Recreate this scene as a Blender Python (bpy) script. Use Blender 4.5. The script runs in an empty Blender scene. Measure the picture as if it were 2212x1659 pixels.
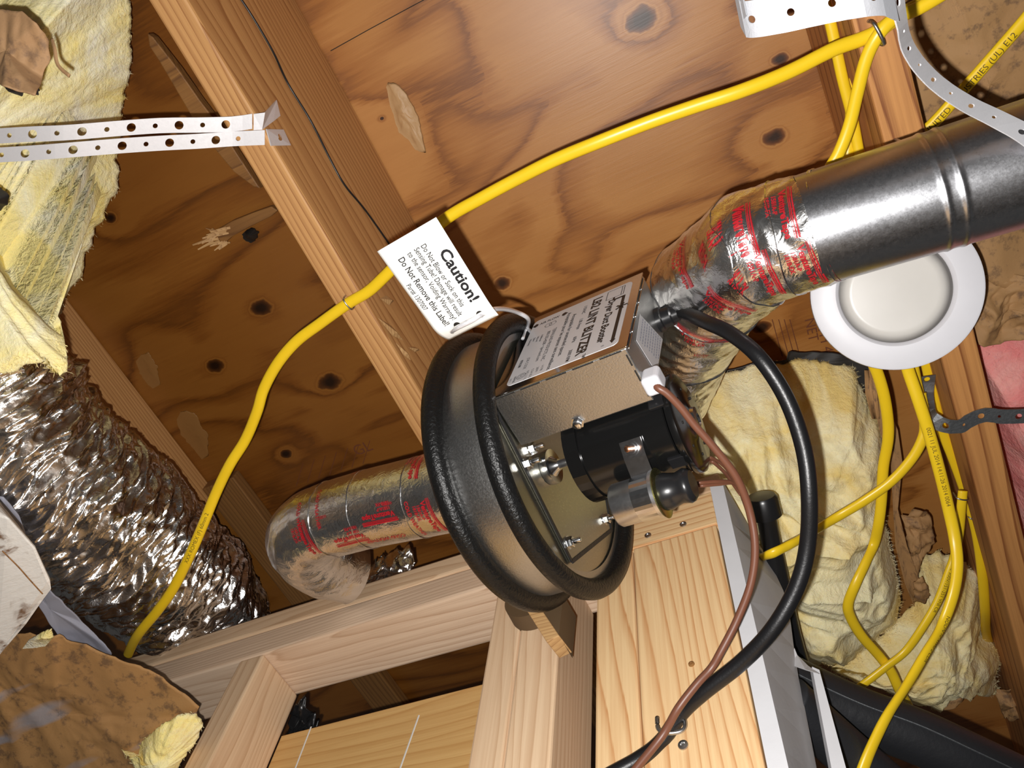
import bpy, math, random
from mathutils import Vector, Matrix, noise
random.seed(7)
S = bpy.context.scene
C = S.collection
R = math.radians
PI = math.pi

# ------------------------------------------------------------------ camera, light, exposure
# The camera stands at (0,0,CZ) and looks up; x runs across the joists, y along them, z is up.
CZ = 1.45
FPX = 1661.0
AX = Vector((0.89466, 0.43431, 0.10466))      # picture right
AY = Vector((-0.33992, 0.8138, -0.47137))     # picture down
AF = Vector((-0.2899, 0.38614, 0.8757))       # viewing direction
cam = bpy.data.cameras.new('camera')
cam.sensor_width = 36.0
cam.lens = 36.0 * FPX / 2212.0
cam.clip_start = 0.02
cam_o = bpy.data.objects.new('camera', cam)
C.objects.link(cam_o)
m = Matrix.Identity(4)
for i in range(3):
    m[i][0] = AX[i]; m[i][1] = -AY[i]; m[i][2] = -AF[i]
m[0][3], m[1][3], m[2][3] = 0, 0, CZ
cam_o.matrix_world = m
S.camera = cam_o

world = bpy.data.worlds.new('world'); S.world = world
world.use_nodes = True
world.node_tree.nodes['Background'].inputs[0].default_value = (1.0, 0.97, 0.93, 1)
world.node_tree.nodes['Background'].inputs[1].default_value = 0.05

# the phone's flash lamp, a little below and left of the lens
fl = bpy.data.lights.new('flash', 'POINT'); fl.energy = 32.0; fl.color = (1.0, 0.975, 0.95)
fl.shadow_soft_size = 0.004
fo = bpy.data.objects.new('flash', fl); C.objects.link(fo)
fo.location = Vector((0, 0, CZ)) + AX * -0.017 + AY * 0.020 + AF * 0.004

S.view_settings.view_transform = 'Standard'
S.view_settings.look = 'None'
S.view_settings.gamma = 1.0
S.view_settings.use_curve_mapping = False
S.view_settings.exposure = 0.0

# ------------------------------------------------------------------ survey helpers: photo pixel -> point on a real plane
def ray(px, py):
    return AX * ((px - 1106.0) / FPX) + AY * ((py - 829.5) / FPX) + AF
def V(px, py, h):                                  # on the horizontal plane h above the camera
    w = ray(px, py); w = w * (h / w.z); return Vector((w.x, w.y, w.z + CZ))
def VY(px, py, y):                                 # on the upright plane y = const
    w = ray(px, py); w = w * (y / w.y); return Vector((w.x, w.y, w.z + CZ))
def VD(px, py, d):                                 # at distance d from the x-parallel line through the camera
    w = ray(px, py); w = w * (d / math.hypot(w.y, w.z)); return Vector((w.x, w.y, w.z + CZ))
def P(x, y, h):
    return Vector((x, y, CZ + h))

# ------------------------------------------------------------------ mesh helpers
class MB:
    def __init__(s): s.v = []; s.f = []
    def add(s, vs, fs):
        n = len(s.v); s.v += [Vector(a) for a in vs]; s.f += [tuple(i + n for i in q) for q in fs]; return s
    def box(s, a, b):
        x0, y0, z0 = a; x1, y1, z1 = b
        return s.add([(x0,y0,z0),(x1,y0,z0),(x1,y1,z0),(x0,y1,z0),(x0,y0,z1),(x1,y0,z1),(x1,y1,z1),(x0,y1,z1)],
                     [(0,3,2,1),(4,5,6,7),(0,1,5,4),(1,2,6,5),(2,3,7,6),(3,0,4,7)])
    def prism(s, pts, off):                        # planar polygon pushed along off
        n = len(pts); off = Vector(off); pts = [Vector(p) for p in pts]
        return s.add(pts + [p + off for p in pts],
                     [tuple(range(n))[::-1], tuple(range(n, 2*n))] + [(i, (i+1) % n, n + (i+1) % n, n + i) for i in range(n)])
    def lathe(s, prof, o, ax, n=48, ref=None, cap=True):   # prof: (along, radius)
        o = Vector(o); ax = Vector(ax).normalized()
        r = Vector(ref) if ref else (Vector((0,0,1)) if abs(ax.z) < .9 else Vector((1,0,0)))
        e1 = (r - ax * r.dot(ax)).normalized(); e2 = ax.cross(e1)
        vs = []; fs = []
        for a, q in prof:
            for k in range(n):
                t = 2*PI*k/n; vs.append(o + ax*a + (e1*math.cos(t) + e2*math.sin(t))*q)
        for j in range(len(prof)-1):
            for k in range(n):
                k2 = (k+1) % n; fs.append((j*n+k, j*n+k2, (j+1)*n+k2, (j+1)*n+k))
        if cap:
            fs.append(tuple(range(n))[::-1]); fs.append(tuple((len(prof)-1)*n + k for k in range(n)))
        return s.add(vs, fs)
    def tube(s, pts, w, t=None, up=(0,0,1), n=12, cap=True, tw=None):   # elliptic section, w wide, t thick (radii)
        t = t or w; up = Vector(up); m = len(pts); vs = []; fs = []
        last = None
        for i, p in enumerate(pts):
            T = (pts[min(i+1, m-1)] - pts[max(i-1, 0)]).normalized()
            e1 = T.cross(up)
            if e1.length < .05 and last: e1 = last - T*last.dot(T)
            e1.normalize(); last = e1.copy(); e2 = e1.cross(T).normalized()
            if tw:
                a = tw(i/(m-1)); e1, e2 = e1*math.cos(a)+e2*math.sin(a), e2*math.cos(a)-e1*math.sin(a)
            for k in range(n):
                a = 2*PI*k/n; vs.append(p + e1*(w*math.cos(a)) + e2*(t*math.sin(a)))
        for i in range(m-1):
            for k in range(n):
                k2 = (k+1) % n; fs.append((i*n+k, i*n+k2, (i+1)*n+k2, (i+1)*n+k))
        if cap:
            fs.append(tuple(range(n))[::-1]); fs.append(tuple((m-1)*n+k for k in range(n)))
        return s.add(vs, fs)

def spline(pts, per=8):                            # Catmull-Rom through the points
    out = []; n = len(pts)
    for i in range(n-1):
        p0 = pts[max(i-1,0)]; p1 = pts[i]; p2 = pts[i+1]; p3 = pts[min(i+2,n-1)]
        for k in range(per):
            t = k/per
            out.append(.5*((2*p1)+(p2-p0)*t+(2*p0-5*p1+4*p2-p3)*t*t+(3*p1-p0-3*p2+p3)*t**3))
    out.append(pts[-1].copy()); return out

def obj(name, mb, mat, parent=None, smooth=False, bevel=0, local=False, matrix=None, solid=0, seg=2):
    me = bpy.data.meshes.new(name)
    me.from_pydata([tuple(v) for v in mb.v], [], mb.f); me.validate()
    me.materials.append(mat)
    o = bpy.data.objects.new(name, me); C.objects.link(o)
    if smooth:
        me.polygons.foreach_set('use_smooth', [True]*len(me.polygons))
        if smooth == 'auto':
            me.set_sharp_from_angle(angle=R(38))
    if matrix: o.matrix_world = matrix
    if parent:
        o.parent = parent
        if not local: o.matrix_parent_inverse = parent.matrix_world.inverted()
    if solid:
        d = o.modifiers.new('solid', 'SOLIDIFY'); d.thickness = solid; d.offset = 0
    if bevel:
        b = o.modifiers.new('bevel', 'BEVEL'); b.width = bevel; b.segments = seg; b.limit_method = 'ANGLE'; b.angle_limit = R(40)
    return o

def tag(o, label, cat, group=None):
    o['label'] = label; o['category'] = cat
    if group: o['group'] = group
    return o

def empty(name, loc, label=None, cat=None, group=None, mat=None):
    o = bpy.data.objects.new(name, None); C.objects.link(o); o.empty_display_size = .05
    o.matrix_world = mat if mat else Matrix.Translation(loc)
    if label: tag(o, label, cat, group)
    return o

def lumber(name, lo, hi, axis, mat, parent=None, bevel=.002):   # a stick of wood, its own X along the grain
    lo = Vector(lo); hi = Vector(hi); c = (lo+hi)/2; d = hi-lo
    if axis == 'x': M3 = Matrix(((1,0,0),(0,1,0),(0,0,1))).to_4x4(); dim = (d.x, d.y, d.z)
    elif axis == 'y': M3 = Matrix(((0,-1,0),(1,0,0),(0,0,1))).to_4x4(); dim = (d.y, d.x, d.z)
    else: M3 = Matrix(((0,0,1),(0,1,0),(-1,0,0))).to_4x4(); dim = (d.z, d.y, d.x)
    b = MB().box([-q/2 for q in dim], [q/2 for q in dim])
    return obj(name, b, mat, parent, bevel=bevel, matrix=Matrix.Translation(c) @ M3)

def text_geo(txt, size, bold=0.0, align='LEFT', shear=0.0, xs=1.0):
    cu = bpy.data.curves.new('t', 'FONT'); cu.body = txt; cu.size = size; cu.align_x = align
    cu.offset = bold*size; cu.shear = shear; cu.resolution_u = 3
    o = bpy.data.objects.new('t', cu); C.objects.link(o)
    dg = bpy.context.evaluated_depsgraph_get(); dg.update()
    me = bpy.data.meshes.new_from_object(o.evaluated_get(dg))
    vs = [(v.co.x*xs, v.co.y) for v in me.vertices]; fs = [tuple(p.vertices) for p in me.polygons]
    bpy.data.objects.remove(o); bpy.data.curves.remove(cu); bpy.data.meshes.remove(me)
    return vs, fs
def put_text(mb, txt, size, f, x=0, y=0, **k):     # f maps text (x,y) to a point on the printed surface
    vs, fs = text_geo(txt, size, **k)
    mb.add([f(a+x, b+y) for a, b in vs], fs)

# ------------------------------------------------------------------ materials
class NT:
    def __init__(s, name):
        s.m = bpy.data.materials.new(name); s.m.use_nodes = True
        s.t = s.m.node_tree; s.t.nodes.clear()
        s.out = s.n('ShaderNodeOutputMaterial'); s.b = s.n('ShaderNodeBsdfPrincipled')
        s.l(s.b.outputs[0], s.out.inputs[0])
    def n(s, kind, **k):
        q = s.t.nodes.new(kind)
        for a, b in k.items(): setattr(q, a, b)
        return q
    def l(s, a, b): s.t.links.new(a, b)
    def sock(s, node, name, v):
        if hasattr(v, 'links') or isinstance(v, bpy.types.NodeSocket): s.l(v, node.inputs[name])
        else: node.inputs[name].default_value = v
    def coord(s, scale=(1,1,1), rnd=0.0):
        tc = s.n('ShaderNodeTexCoord'); v = tc.outputs['Object']
        if rnd:
            oi = s.n('ShaderNodeObjectInfo'); cb = s.n('ShaderNodeCombineXYZ')
            s.l(oi.outputs['Random'], cb.inputs[0])
            for i, kk in ((1, 3.7), (2, 2.3)):
                mm = s.n('ShaderNodeMath', operation='MULTIPLY'); s.l(oi.outputs['Random'], mm.inputs[0]); mm.inputs[1].default_value = kk
                fr = s.n('ShaderNodeMath', operation='FRACT'); s.l(mm.outputs[0], fr.inputs[0]); s.l(fr.outputs[0], cb.inputs[i])
            sc = s.n('ShaderNodeVectorMath', operation='SCALE'); s.l(cb.outputs[0], sc.inputs[0]); sc.inputs['Scale'].default_value = rnd
            ad = s.n('ShaderNodeVectorMath', operation='ADD'); s.l(v, ad.inputs[0]); s.l(sc.outputs[0], ad.inputs[1]); v = ad.outputs[0]
        mp = s.n('ShaderNodeMapping'); mp.inputs['Scale'].default_value = scale; s.l(v, mp.inputs[0]); return mp.outputs[0]
    def noise(s, vec, scale, detail=4, rough=.55, dist=0):
        q = s.n('ShaderNodeTexNoise'); q.inputs['Scale'].default_value = scale; q.inputs['Detail'].default_value = detail
        q.inputs['Roughness'].default_value = rough; q.inputs['Distortion'].default_value = dist
        if vec is not None: s.l(vec, q.inputs['Vector'])
        return q.outputs[0]
    def math(s, op, a, b=None, c=None, clamp=False):
        q = s.n('ShaderNodeMath', operation=op); q.use_clamp = clamp
        for i, x in enumerate((a, b, c)):
            if x is None: continue
            if isinstance(x, bpy.types.NodeSocket): s.l(x, q.inputs[i])
            else: q.inputs[i].default_value = x
        return q.outputs[0]
    def ramp(s, v, stops, interp='LINEAR'):
        q = s.n('ShaderNodeValToRGB'); r = q.color_ramp; r.interpolation = interp
        while len(r.elements) < len(stops): r.elements.new(.5)
        for e, (p, c) in zip(r.elements, stops):
            e.position = p; e.color = tuple(c) + (1,) if len(c) == 3 else c
        s.l(v, q.inputs[0]); return q.outputs[0]
    def mix(s, f, a, b, mode='MIX'):
        q = s.n('ShaderNodeMix', data_type='RGBA', blend_type=mode)
        for i, x in ((0, f), (6, a), (7, b)):
            if isinstance(x, bpy.types.NodeSocket): s.l(x, q.inputs[i])
            elif i == 0: q.inputs[0].default_value = x
            else: q.inputs[i].default_value = tuple(x) + (1,)
        return q.outputs[2]
    def bump(s, h, strength=.3, dist=.002):
        q = s.n('ShaderNodeBump'); q.inputs['Strength'].default_value = strength; q.inputs['Distance'].default_value = dist
        s.l(h, q.inputs['Height']); s.l(q.outputs[0], s.b.inputs['Normal'])
    def set(s, **k):
        for a, v in k.items():
            i = s.b.inputs[a.replace('_', ' ')]
            if isinstance(v, bpy.types.NodeSocket): s.l(v, i)
            else: i.default_value = (tuple(v) + (1,)) if isinstance(v, (tuple, list)) and len(v) == 3 and i.type == 'RGBA' else v
        return s.m

def srgb(r, g, b):
    f = lambda c: (c/255/12.92) if c/255 <= .04045 else ((c/255+.055)/1.055)**2.4
    return (f(r), f(g), f(b))

def mat_plain(name, col, rough=.5, metal=0.0, nz=0, nscale=200, **k):
    t = NT(name); c = t.coord()
    if nz:
        v = t.noise(c, nscale, 3); t.bump(v, nz, .001)
    n2 = t.noise(c, 30, 3)
    t.set(Base_Color=t.mix(t.math('MULTIPLY', n2, .5), col, tuple(x*.78 for x in col)), Roughness=rough, Metallic=metal, **k)
    return t.m

def mat_wood(name, light, dark, rings=38.0, dist=3.0, rough=.62, contrast=1.0, fibre=.25, offs=(0, .11, .05), stain=None, tilt=.22, line=.30, warp=.07):
    t = NT(name)
    c = t.coord((.12, 1, 1), rnd=.3)
    wn = t.n('ShaderNodeTexNoise'); wn.inputs['Scale'].default_value = 9; wn.inputs['Detail'].default_value = 2; t.l(c, wn.inputs['Vector'])
    ws = t.n('ShaderNodeVectorMath', operation='SUBTRACT'); t.l(wn.outputs['Color'], ws.inputs[0]); ws.inputs[1].default_value = (.5,.5,.5)
    wm = t.n('ShaderNodeVectorMath', operation='MULTIPLY_ADD'); t.l(ws.outputs[0], wm.inputs[0]); wm.inputs[1].default_value = (.0, warp, warp); t.l(c, wm.inputs[2]); c = wm.outputs[0]
    mp = t.n('ShaderNodeMapping'); mp.inputs['Location'].default_value = offs; mp.inputs['Rotation'].default_value = (0, tilt, tilt*.6); t.l(c, mp.inputs[0])
    w = t.n('ShaderNodeTexWave', wave_type='RINGS', rings_direction='X', wave_profile='SAW')
    w.inputs['Scale'].default_value = rings; w.inputs['Distortion'].default_value = dist
    w.inputs['Detail'].default_value = 3; w.inputs['Detail Scale'].default_value = .45; w.inputs['Detail Roughness'].default_value = .55
    t.l(mp.outputs[0], w.inputs['Vector'])
    fine = t.noise(t.coord((5, 300, 300), rnd=.5), 1, 4, .65)
    mid = t.noise(t.coord((3.5, 70, 70), rnd=.6), 1, 3, .6)
    broad = t.noise(t.coord((2, 9, 9), rnd=.7), 1, 3)
    v = t.math('ADD', w.outputs[1], t.math('MULTIPLY', t.math('SUBTRACT', fine, .5), .25))
    md = [a*(1-.45*contrast)+b*.45*contrast for a, b in zip(light, dark)]
    dk = [a*(1-contrast)+b*contrast for a, b in zip(light, dark)]
    col = t.ramp(v, [(0, light), (.62-line, light), (.80, md), (.93, dk), (1, light)])
    col = t.mix(t.math('MULTIPLY', t.ramp(fine, [(.40, (0,0,0)), (.70, (1,1,1))]), fibre), col, dk)
    col = t.mix(t.math('MULTIPLY', t.ramp(mid, [(.45, (0,0,0)), (.75, (1,1,1))]), .4*contrast), col, md)
    col = t.mix(t.math('MULTIPLY', broad, .30), col, [a*.55+b*.25 for a, b in zip(light, dark)])
    if stain:
        sn = t.noise(t.coord((3, 14, 14), rnd=.3), 1, 2)
        col = t.mix(t.ramp(sn, [(.62, (0,0,0)), (.74, (1,1,1))]), col, stain)
    t.bump(fine, .18, .0008)
    t.set(Base_Color=col, Roughness=rough); return t.m

M = {}
M['joist_bottom'] = mat_wood('joist_wood', srgb(206,156,98), srgb(146,92,46), 46, 3, fibre=.3)
M['joist_orange'] = mat_wood('joist_orange_wood', srgb(206,146,84), srgb(118,60,22), 17, 3, fibre=.3, line=.05)
M['stud'] = mat_wood('stud_wood', srgb(232,202,166), srgb(186,142,102), 46, 4, fibre=.45, contrast=.7)
M['stud_grey'] = mat_wood('weathered_stud_wood', srgb(234,208,180), srgb(176,136,102), 44, 5, fibre=.5, contrast=.75, stain=srgb(150,124,100))
M['board'] = mat_wood('yellow_board_wood', srgb(236,202,152), srgb(192,128,70), 30, 3.2, fibre=.35, contrast=.9, line=.05, tilt=.5)
M['dark_wood'] = mat_wood('old_brown_wood', srgb(150,106,56), srgb(96,60,28), 50, 3, fibre=.45)
M['splinter'] = mat_wood('split_wood', srgb(205,165,112), srgb(150,108,66), 70, 3, fibre=.4)

def mat_plywood(name, base, mid, dark, knots, rough=.5, scale=1.0):
    t = NT(name)
    tc = t.n('ShaderNodeTexCoord'); co = tc.outputs['Object']
    mp = t.n('ShaderNodeMapping'); mp.inputs['Scale'].default_value = (1.5*scale, 3.6*scale, 1); mp.inputs['Rotation'].default_value = (0, 0, R(-8)); t.l(co, mp.inputs[0])
    fld = t.math('MULTIPLY', t.noise(mp.outputs[0], 1.35, 2.2, .45, .6), 5.5)
    kd = None; halo = None
    for (kx, ky, r) in knots:
        s2 = t.n('ShaderNodeVectorMath', operation='SUBTRACT'); t.l(co, s2.inputs[0]); s2.inputs[1].default_value = (kx, ky, 0)
        ms = t.n('ShaderNodeVectorMath', operation='MULTIPLY'); t.l(s2.outputs[0], ms.inputs[0]); ms.inputs[1].default_value = (.72/r, 1/r, 0)
        ln = t.n('ShaderNodeVectorMath', operation='LENGTH'); t.l(ms.outputs[0], ln.inputs[0])
        d = ln.outputs['Value']
        kd = d if kd is None else t.math('MINIMUM', kd, d)
    if kd is not None:
        wob = t.math('MULTIPLY', t.noise(t.coord(), 60, 2), .9)
        kd = t.math('ADD', kd, t.math('SUBTRACT', wob, .45))
        g = t.math('POWER', 2.718, t.math('MULTIPLY', kd, -.55))
        fld = t.math('ADD', fld, t.math('MULTIPLY', g, 1.6))
    band = t.math('FRACT', fld)
    fib = t.noise(t.coord((14, 240, 1)), 1, 3, .65)
    blot = t.noise(t.coord((3, 9, 1)), 1, 3)
    bsoft = t.math('ADD', band, t.math('MULTIPLY', t.math('SUBTRACT', fib, .5), .35))
    col = t.ramp(bsoft, [(0, mid), (.12, base), (.55, base), (.8, mid), (.93, dark), (1, mid)])
    col = t.mix(t.math('MULTIPLY', fib, .45), col, mid)
    col = t.mix(t.ramp(blot, [(.42, (0,0,0)), (.75, (.6,.6,.6))]), col, mid)
    if kd is not None:
        kn = t.ramp(t.math('MULTIPLY', kd, .5), [(.22, [x*.16 for x in dark]), (.40, [x*.5 for x in dark]), (.52, dark), (.64, base), (.74, mid), (.9, base)])
        col = t.mix(t.ramp(t.math('MULTIPLY', kd, .5), [(.55, (1,1,1)), (.95, (0,0,0))]), col, kn)
    t.bump(fib, .15, .001)
    t.set(Base_Color=col, Roughness=rough); return t.m

KN = [(565,665,.021),(465,790,.019),(712,825,.024),(1385,42,.024),(1673,297,.017),(1685,128,.012),(1085,612,.016),(618,980,.014),(238,470,.012),(1645,706,.016),(825,256,.004)]
HC = 1.05
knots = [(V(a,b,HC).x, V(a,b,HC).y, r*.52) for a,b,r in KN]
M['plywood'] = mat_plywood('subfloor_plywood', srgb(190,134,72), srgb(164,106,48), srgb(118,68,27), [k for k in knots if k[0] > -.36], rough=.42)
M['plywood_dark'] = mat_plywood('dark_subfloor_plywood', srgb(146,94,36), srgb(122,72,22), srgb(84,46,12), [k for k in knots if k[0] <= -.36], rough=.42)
M['panel'] = mat_wood('sheathing_wood', srgb(222,182,118), srgb(190,138,74), 16, 9, fibre=.65, contrast=.8, warp=.12)

def mat_galv(name, col=(.58,.58,.57), rough=.3, spangle=.1, bump=.05, scale=60, scratch=0, aniso=0):
    t = NT(name); c = t.coord()
    vor = t.n('ShaderNodeTexVoronoi'); vor.inputs['Scale'].default_value = scale*4; t.l(c, vor.inputs['Vector'])
    ns = t.noise(c, scale*6, 3, .7)
    v = t.math('ADD', t.math('MULTIPLY', ns, spangle*2), rough-spangle)
    col2 = t.mix(t.math('MULTIPLY', ns, .5), col, [x*.72 for x in col])
    if scratch:
        sc = t.noise(t.coord((900, 900, 30)), 1, 2)
        v = t.math('ADD', v, t.math('MULTIPLY', sc, scratch))
    t.bump(t.math('ADD', ns, t.noise(c, 18, 2)), bump, .001)
    t.set(Base_Color=col2, Metallic=1.0, Roughness=v); return t.m
M['galv'] = mat_galv('galvanized_steel', (.56,.56,.55), .34, .12, .25, 90)
M['plate'] = mat_galv('zinc_faceplate', (.50,.49,.42), .30, .08, .10, 90)
M['duct'] = mat_galv('duct_steel', (.56,.57,.60), .26, .08, .012, 40, scratch=.10)
M['shiny'] = mat_galv('bright_zinc', (.72,.73,.75), .18, .04, .02, 60)
M['cover'] = mat_galv('cover_steel', (.66,.66,.66), .12, .03, .02, 40)
M['strap'] = mat_galv('strap_steel', (.80,.80,.83), .55, .1, .08, 50); M['strap'].node_tree.nodes['Principled BSDF'].inputs['Metallic'].default_value = .45
M['old_strap'] = mat_galv('dull_strap_steel', (.34,.36,.38), .55, .12, .4, 40)
M['alu'] = mat_galv('brushed_aluminium', (.75,.75,.76), .32, .06, .05, 60)
M['copper'] = mat_galv('copper', (.75,.36,.20), .25, .05, .02, 60)
M['yellow_zinc'] = mat_galv('yellow_zinc', (.62,.58,.24), .28, .05, .02, 60)

M['strap_dimmed'] = mat_galv('dimmed_strap_steel', (.42,.43,.46), .5, .1, .1, 50); M['strap_dimmed'].node_tree.nodes['Principled BSDF'].inputs['Metallic'].default_value = .5  # strap steel darkened in colour to hold down the near flash's glare
def mat_foil(name, col=(.74,.73,.72), rough=.16, b=.5, scale=70, d=.004):
    t = NT(name); c = t.coord()
    n1 = t.noise(c, scale, 4, .6, .8); n2 = t.noise(c, scale*.35, 3, .5, .5)
    h = t.math('ADD', t.math('ABSOLUTE', t.math('SUBTRACT', n1, .5)), n2)
    t.bump(h, b, d); t.set(Base_Color=col, Metallic=1.0, Roughness=rough); return t.m
M['foil_tape'] = mat_foil('foil_tape', (.82,.81,.80), .24, .40, 75, .004)
M['foil_flex'] = mat_foil('crinkled_foil', (.72,.70,.68), .2, .35, 120, .003)
M['rubber'] = mat_plain('black_rubber', (.012,.012,.013), .42, nz=.5, nscale=260)
M['foam'] = mat_plain('black_foam_gasket', (.006,.006,.006), .36, nz=1.0, nscale=330, Specular_IOR_Level=.35)
M['cord'] = mat_plain('black_cord_rubber', (.007,.007,.008), .38, nz=.15, nscale=500)
M['black_paint'] = mat_plain('black_paint', (.006,.006,.006), .16)
M['black_plastic'] = mat_plain('black_plastic', (.012,.012,.013), .3)
M['pipe_foam'] = mat_plain('black_pipe_insulation', (.018,.019,.022), .5, nz=.5, nscale=150)
M['brown_wire'] = mat_plain('brown_wire_jacket', srgb(112,70,52), .42)
M['white'] = mat_plain('white_plastic', (.72,.72,.76), .42)
M['lens'] = mat_plain('frosted_lens', (.66,.64,.60), .35)
M['drywall'] = mat_plain('drywall_paper', (.66,.66,.68), .85, nz=.2, nscale=90)
t = NT('white_paint_on_wood'); c = t.coord(); n1 = t.noise(c, 14, 5, .65, .6); n2 = t.noise(t.coord((20,90,40)), 1, 4, .7)
mk = t.math('MULTIPLY', t.ramp(n1, [(.50,(0,0,0)),(.60,(1,1,1))]), t.ramp(n2, [(.42,(0,0,0)),(.56,(1,1,1))]))
t.bump(t.math('ADD', n2, n1), .5, .003); t.set(Base_Color=t.mix(mk, (.70,.67,.62), srgb(120,92,70)), Roughness=.65); M['plaster'] = t.m
M['tag'] = mat_plain('tag_card', (.80,.80,.76), .38)
M['sticker'] = mat_plain('sticker_white', (.60,.59,.60), .35)
M['ink'] = mat_plain('black_ink', (.012,.012,.014), .5)
M['red_ink'] = mat_plain('red_ink', (.42,.012,.02), .4)
M['stamp'] = mat_plain('stamp_ink', srgb(112,62,34), .8)
M['cable_ink'] = mat_plain('cable_print', srgb(92,74,20), .6)
M['yellow'] = mat_plain('yellow_cable_jacket', srgb(246,206,34), .34)
M['grey_sheet'] = mat_plain('grey_plastic_sheet', srgb(150,152,166), .55)
M['staple'] = mat_galv('staple_steel', (.5,.5,.5), .35)
M['glue'] = mat_plain('dried_glue', srgb(196,158,112), .5, nz=.6, nscale=120)
t = NT('clear_tube'); t.set(Base_Color=(.86,.86,.9), Roughness=.15, Transmission_Weight=.55, IOR=1.35); M['clear'] = t.m
M['gap'] = mat_plain('dark_gap', (.01,.008,.006), .7)
M['brown_collar'] = mat_plain('brown_collar_prop_shade', srgb(92,72,48), .7)
M['concrete'] = mat_plain('concrete_floor', srgb(120,112,102), .8, nz=.3, nscale=20)

def mat_fluff(name, c1, c2, dirt, rough=.95):
    t = NT(name); c = t.coord()
    n1 = t.noise(c, 9, 5, .62, 1.2); n2 = t.noise(c, 26, 4, .6, .8); n3 = t.noise(c, 150, 3, .7, .5)
    col = t.mix(t.ramp(n1, [(.38, (0,0,0)), (.62, (1,1,1))]), c1, c2)
    col = t.mix(t.ramp(n2, [(.58, (0,0,0)), (.80, (.40,.40,.40))]), col, dirt)
    t.bump(t.math('ADD', t.math('MULTIPLY', n2, 1.2), t.math('MULTIPLY', n3, .5)), .55, .008)
    t.set(Base_Color=col, Roughness=rough, Subsurface_Weight=.25, Subsurface_Radius=(.02,.016,.008), Subsurface_Scale=.4, Specular_IOR_Level=.15)
    return t.m
M['fluff'] = mat_fluff('yellow_fibreglass', srgb(255,250,222), srgb(252,232,152), srgb(214,202,168))
M['fluff_dirty'] = mat_fluff('tan_fibreglass', srgb(246,236,194), srgb(236,210,134), srgb(170,156,124))
M['pink'] = mat_fluff('pink_fibreglass', srgb(246,182,172), srgb(238,144,140), srgb(216,178,174))
def mat_kraft(name, c1, c2, spot, extra=None):
    t = NT(name); c = t.coord()
    n1 = t.noise(c, 9, 4, .6); n2 = t.noise(c, 55, 4, .7)
    col = t.mix(n1, c1, c2); col = t.mix(t.ramp(n2, [(.52, (0,0,0)), (.66, (.8,.8,.8))]), col, spot)
    if extra:
        n3 = t.noise(t.coord((1.2, 8, 1)), 3, 2); col = t.mix(t.ramp(n3, [(.62, (0,0,0)), (.68, (.75,.75,.75))]), col, extra)
    t.bump(n2, .3, .002); t.set(Base_Color=col, Roughness=.75); return t.m
M['kraft'] = mat_kraft('kraft_paper', srgb(182,142,94), srgb(150,112,70), srgb(102,78,58))
M['kraft_dark'] = mat_kraft('stained_kraft_paper', srgb(182,138,84), srgb(152,112,68), srgb(106,80,56), extra=srgb(150,150,158))
M['kraft_leaf'] = mat_kraft('torn_kraft', srgb(176,140,100), srgb(152,116,80), srgb(118,92,70))
M['black_paper'] = mat_plain('black_facing_shade', (.02,.018,.016), .6, nz=.4, nscale=60)

# ------------------------------------------------------------------ ceiling, floor
ceil_o = obj('ceiling', MB().box((-2.6, -1.6, CZ+HC+.0182), (1.7, 3.2, CZ+HC+.03)), M['plywood']); ceil_o['kind'] = 'structure'
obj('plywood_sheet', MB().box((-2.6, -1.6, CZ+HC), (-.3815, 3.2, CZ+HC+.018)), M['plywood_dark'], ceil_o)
obj('plywood_sheet', MB().box((-.3785, -1.6, CZ+HC), (1.7, 3.2, CZ+HC+.018)), M['plywood'], ceil_o)
stp = MB()
def st_f(px, py, ang, flip=1):
    o = V(px, py, HC-.0008); ca, sa = math.cos(ang), math.sin(ang)
    return lambda x, y: o + Vector((x*ca - flip*y*sa, x*sa + flip*y*ca, 0))
for tx, px, py, s in (('NET', 1738, 690, .020), ('PTH 47-3', 1763, 690, .022), ('OC', 1758, 628, .018)):
    put_text(stp, tx, s, st_f(px, py, R(96), -1))
for px in (1706, 1694, 1682, 1668):
    a, b = V(px, 690, HC-.0008), V(px+22, 770, HC-.0008); stp.tube([a, b], .0006, .0002, n=6)
for tx, px, py, s in (('GL', 770, 985, .028),):
    put_text(stp, tx, s, st_f(px, py, R(0), -1))
for i in range(7):
    a, b = V(640+i*24, 1050-i*8, HC-.0008), V(655+i*24, 1000-i*8, HC-.0008); stp.tube([a, b], .0006, .0002, n=6)
o = obj('stamp_lettering', stp, M['stamp'], ceil_o)
sm = MB(); sm.tube([V(714,110,HC-.0006), V(800,62,HC-.0006), V(915,0,HC-.0006), V(1010,-55,HC-.0006)], .0005, .0003, n=6)
obj('seam', sm, M['gap'], ceil_o)
fl_o = obj('floor', MB().box((-2.6, -2.4, -.05), (2.2, 3.2, 0)), M['concrete']); fl_o['kind'] = 'structure'

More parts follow.
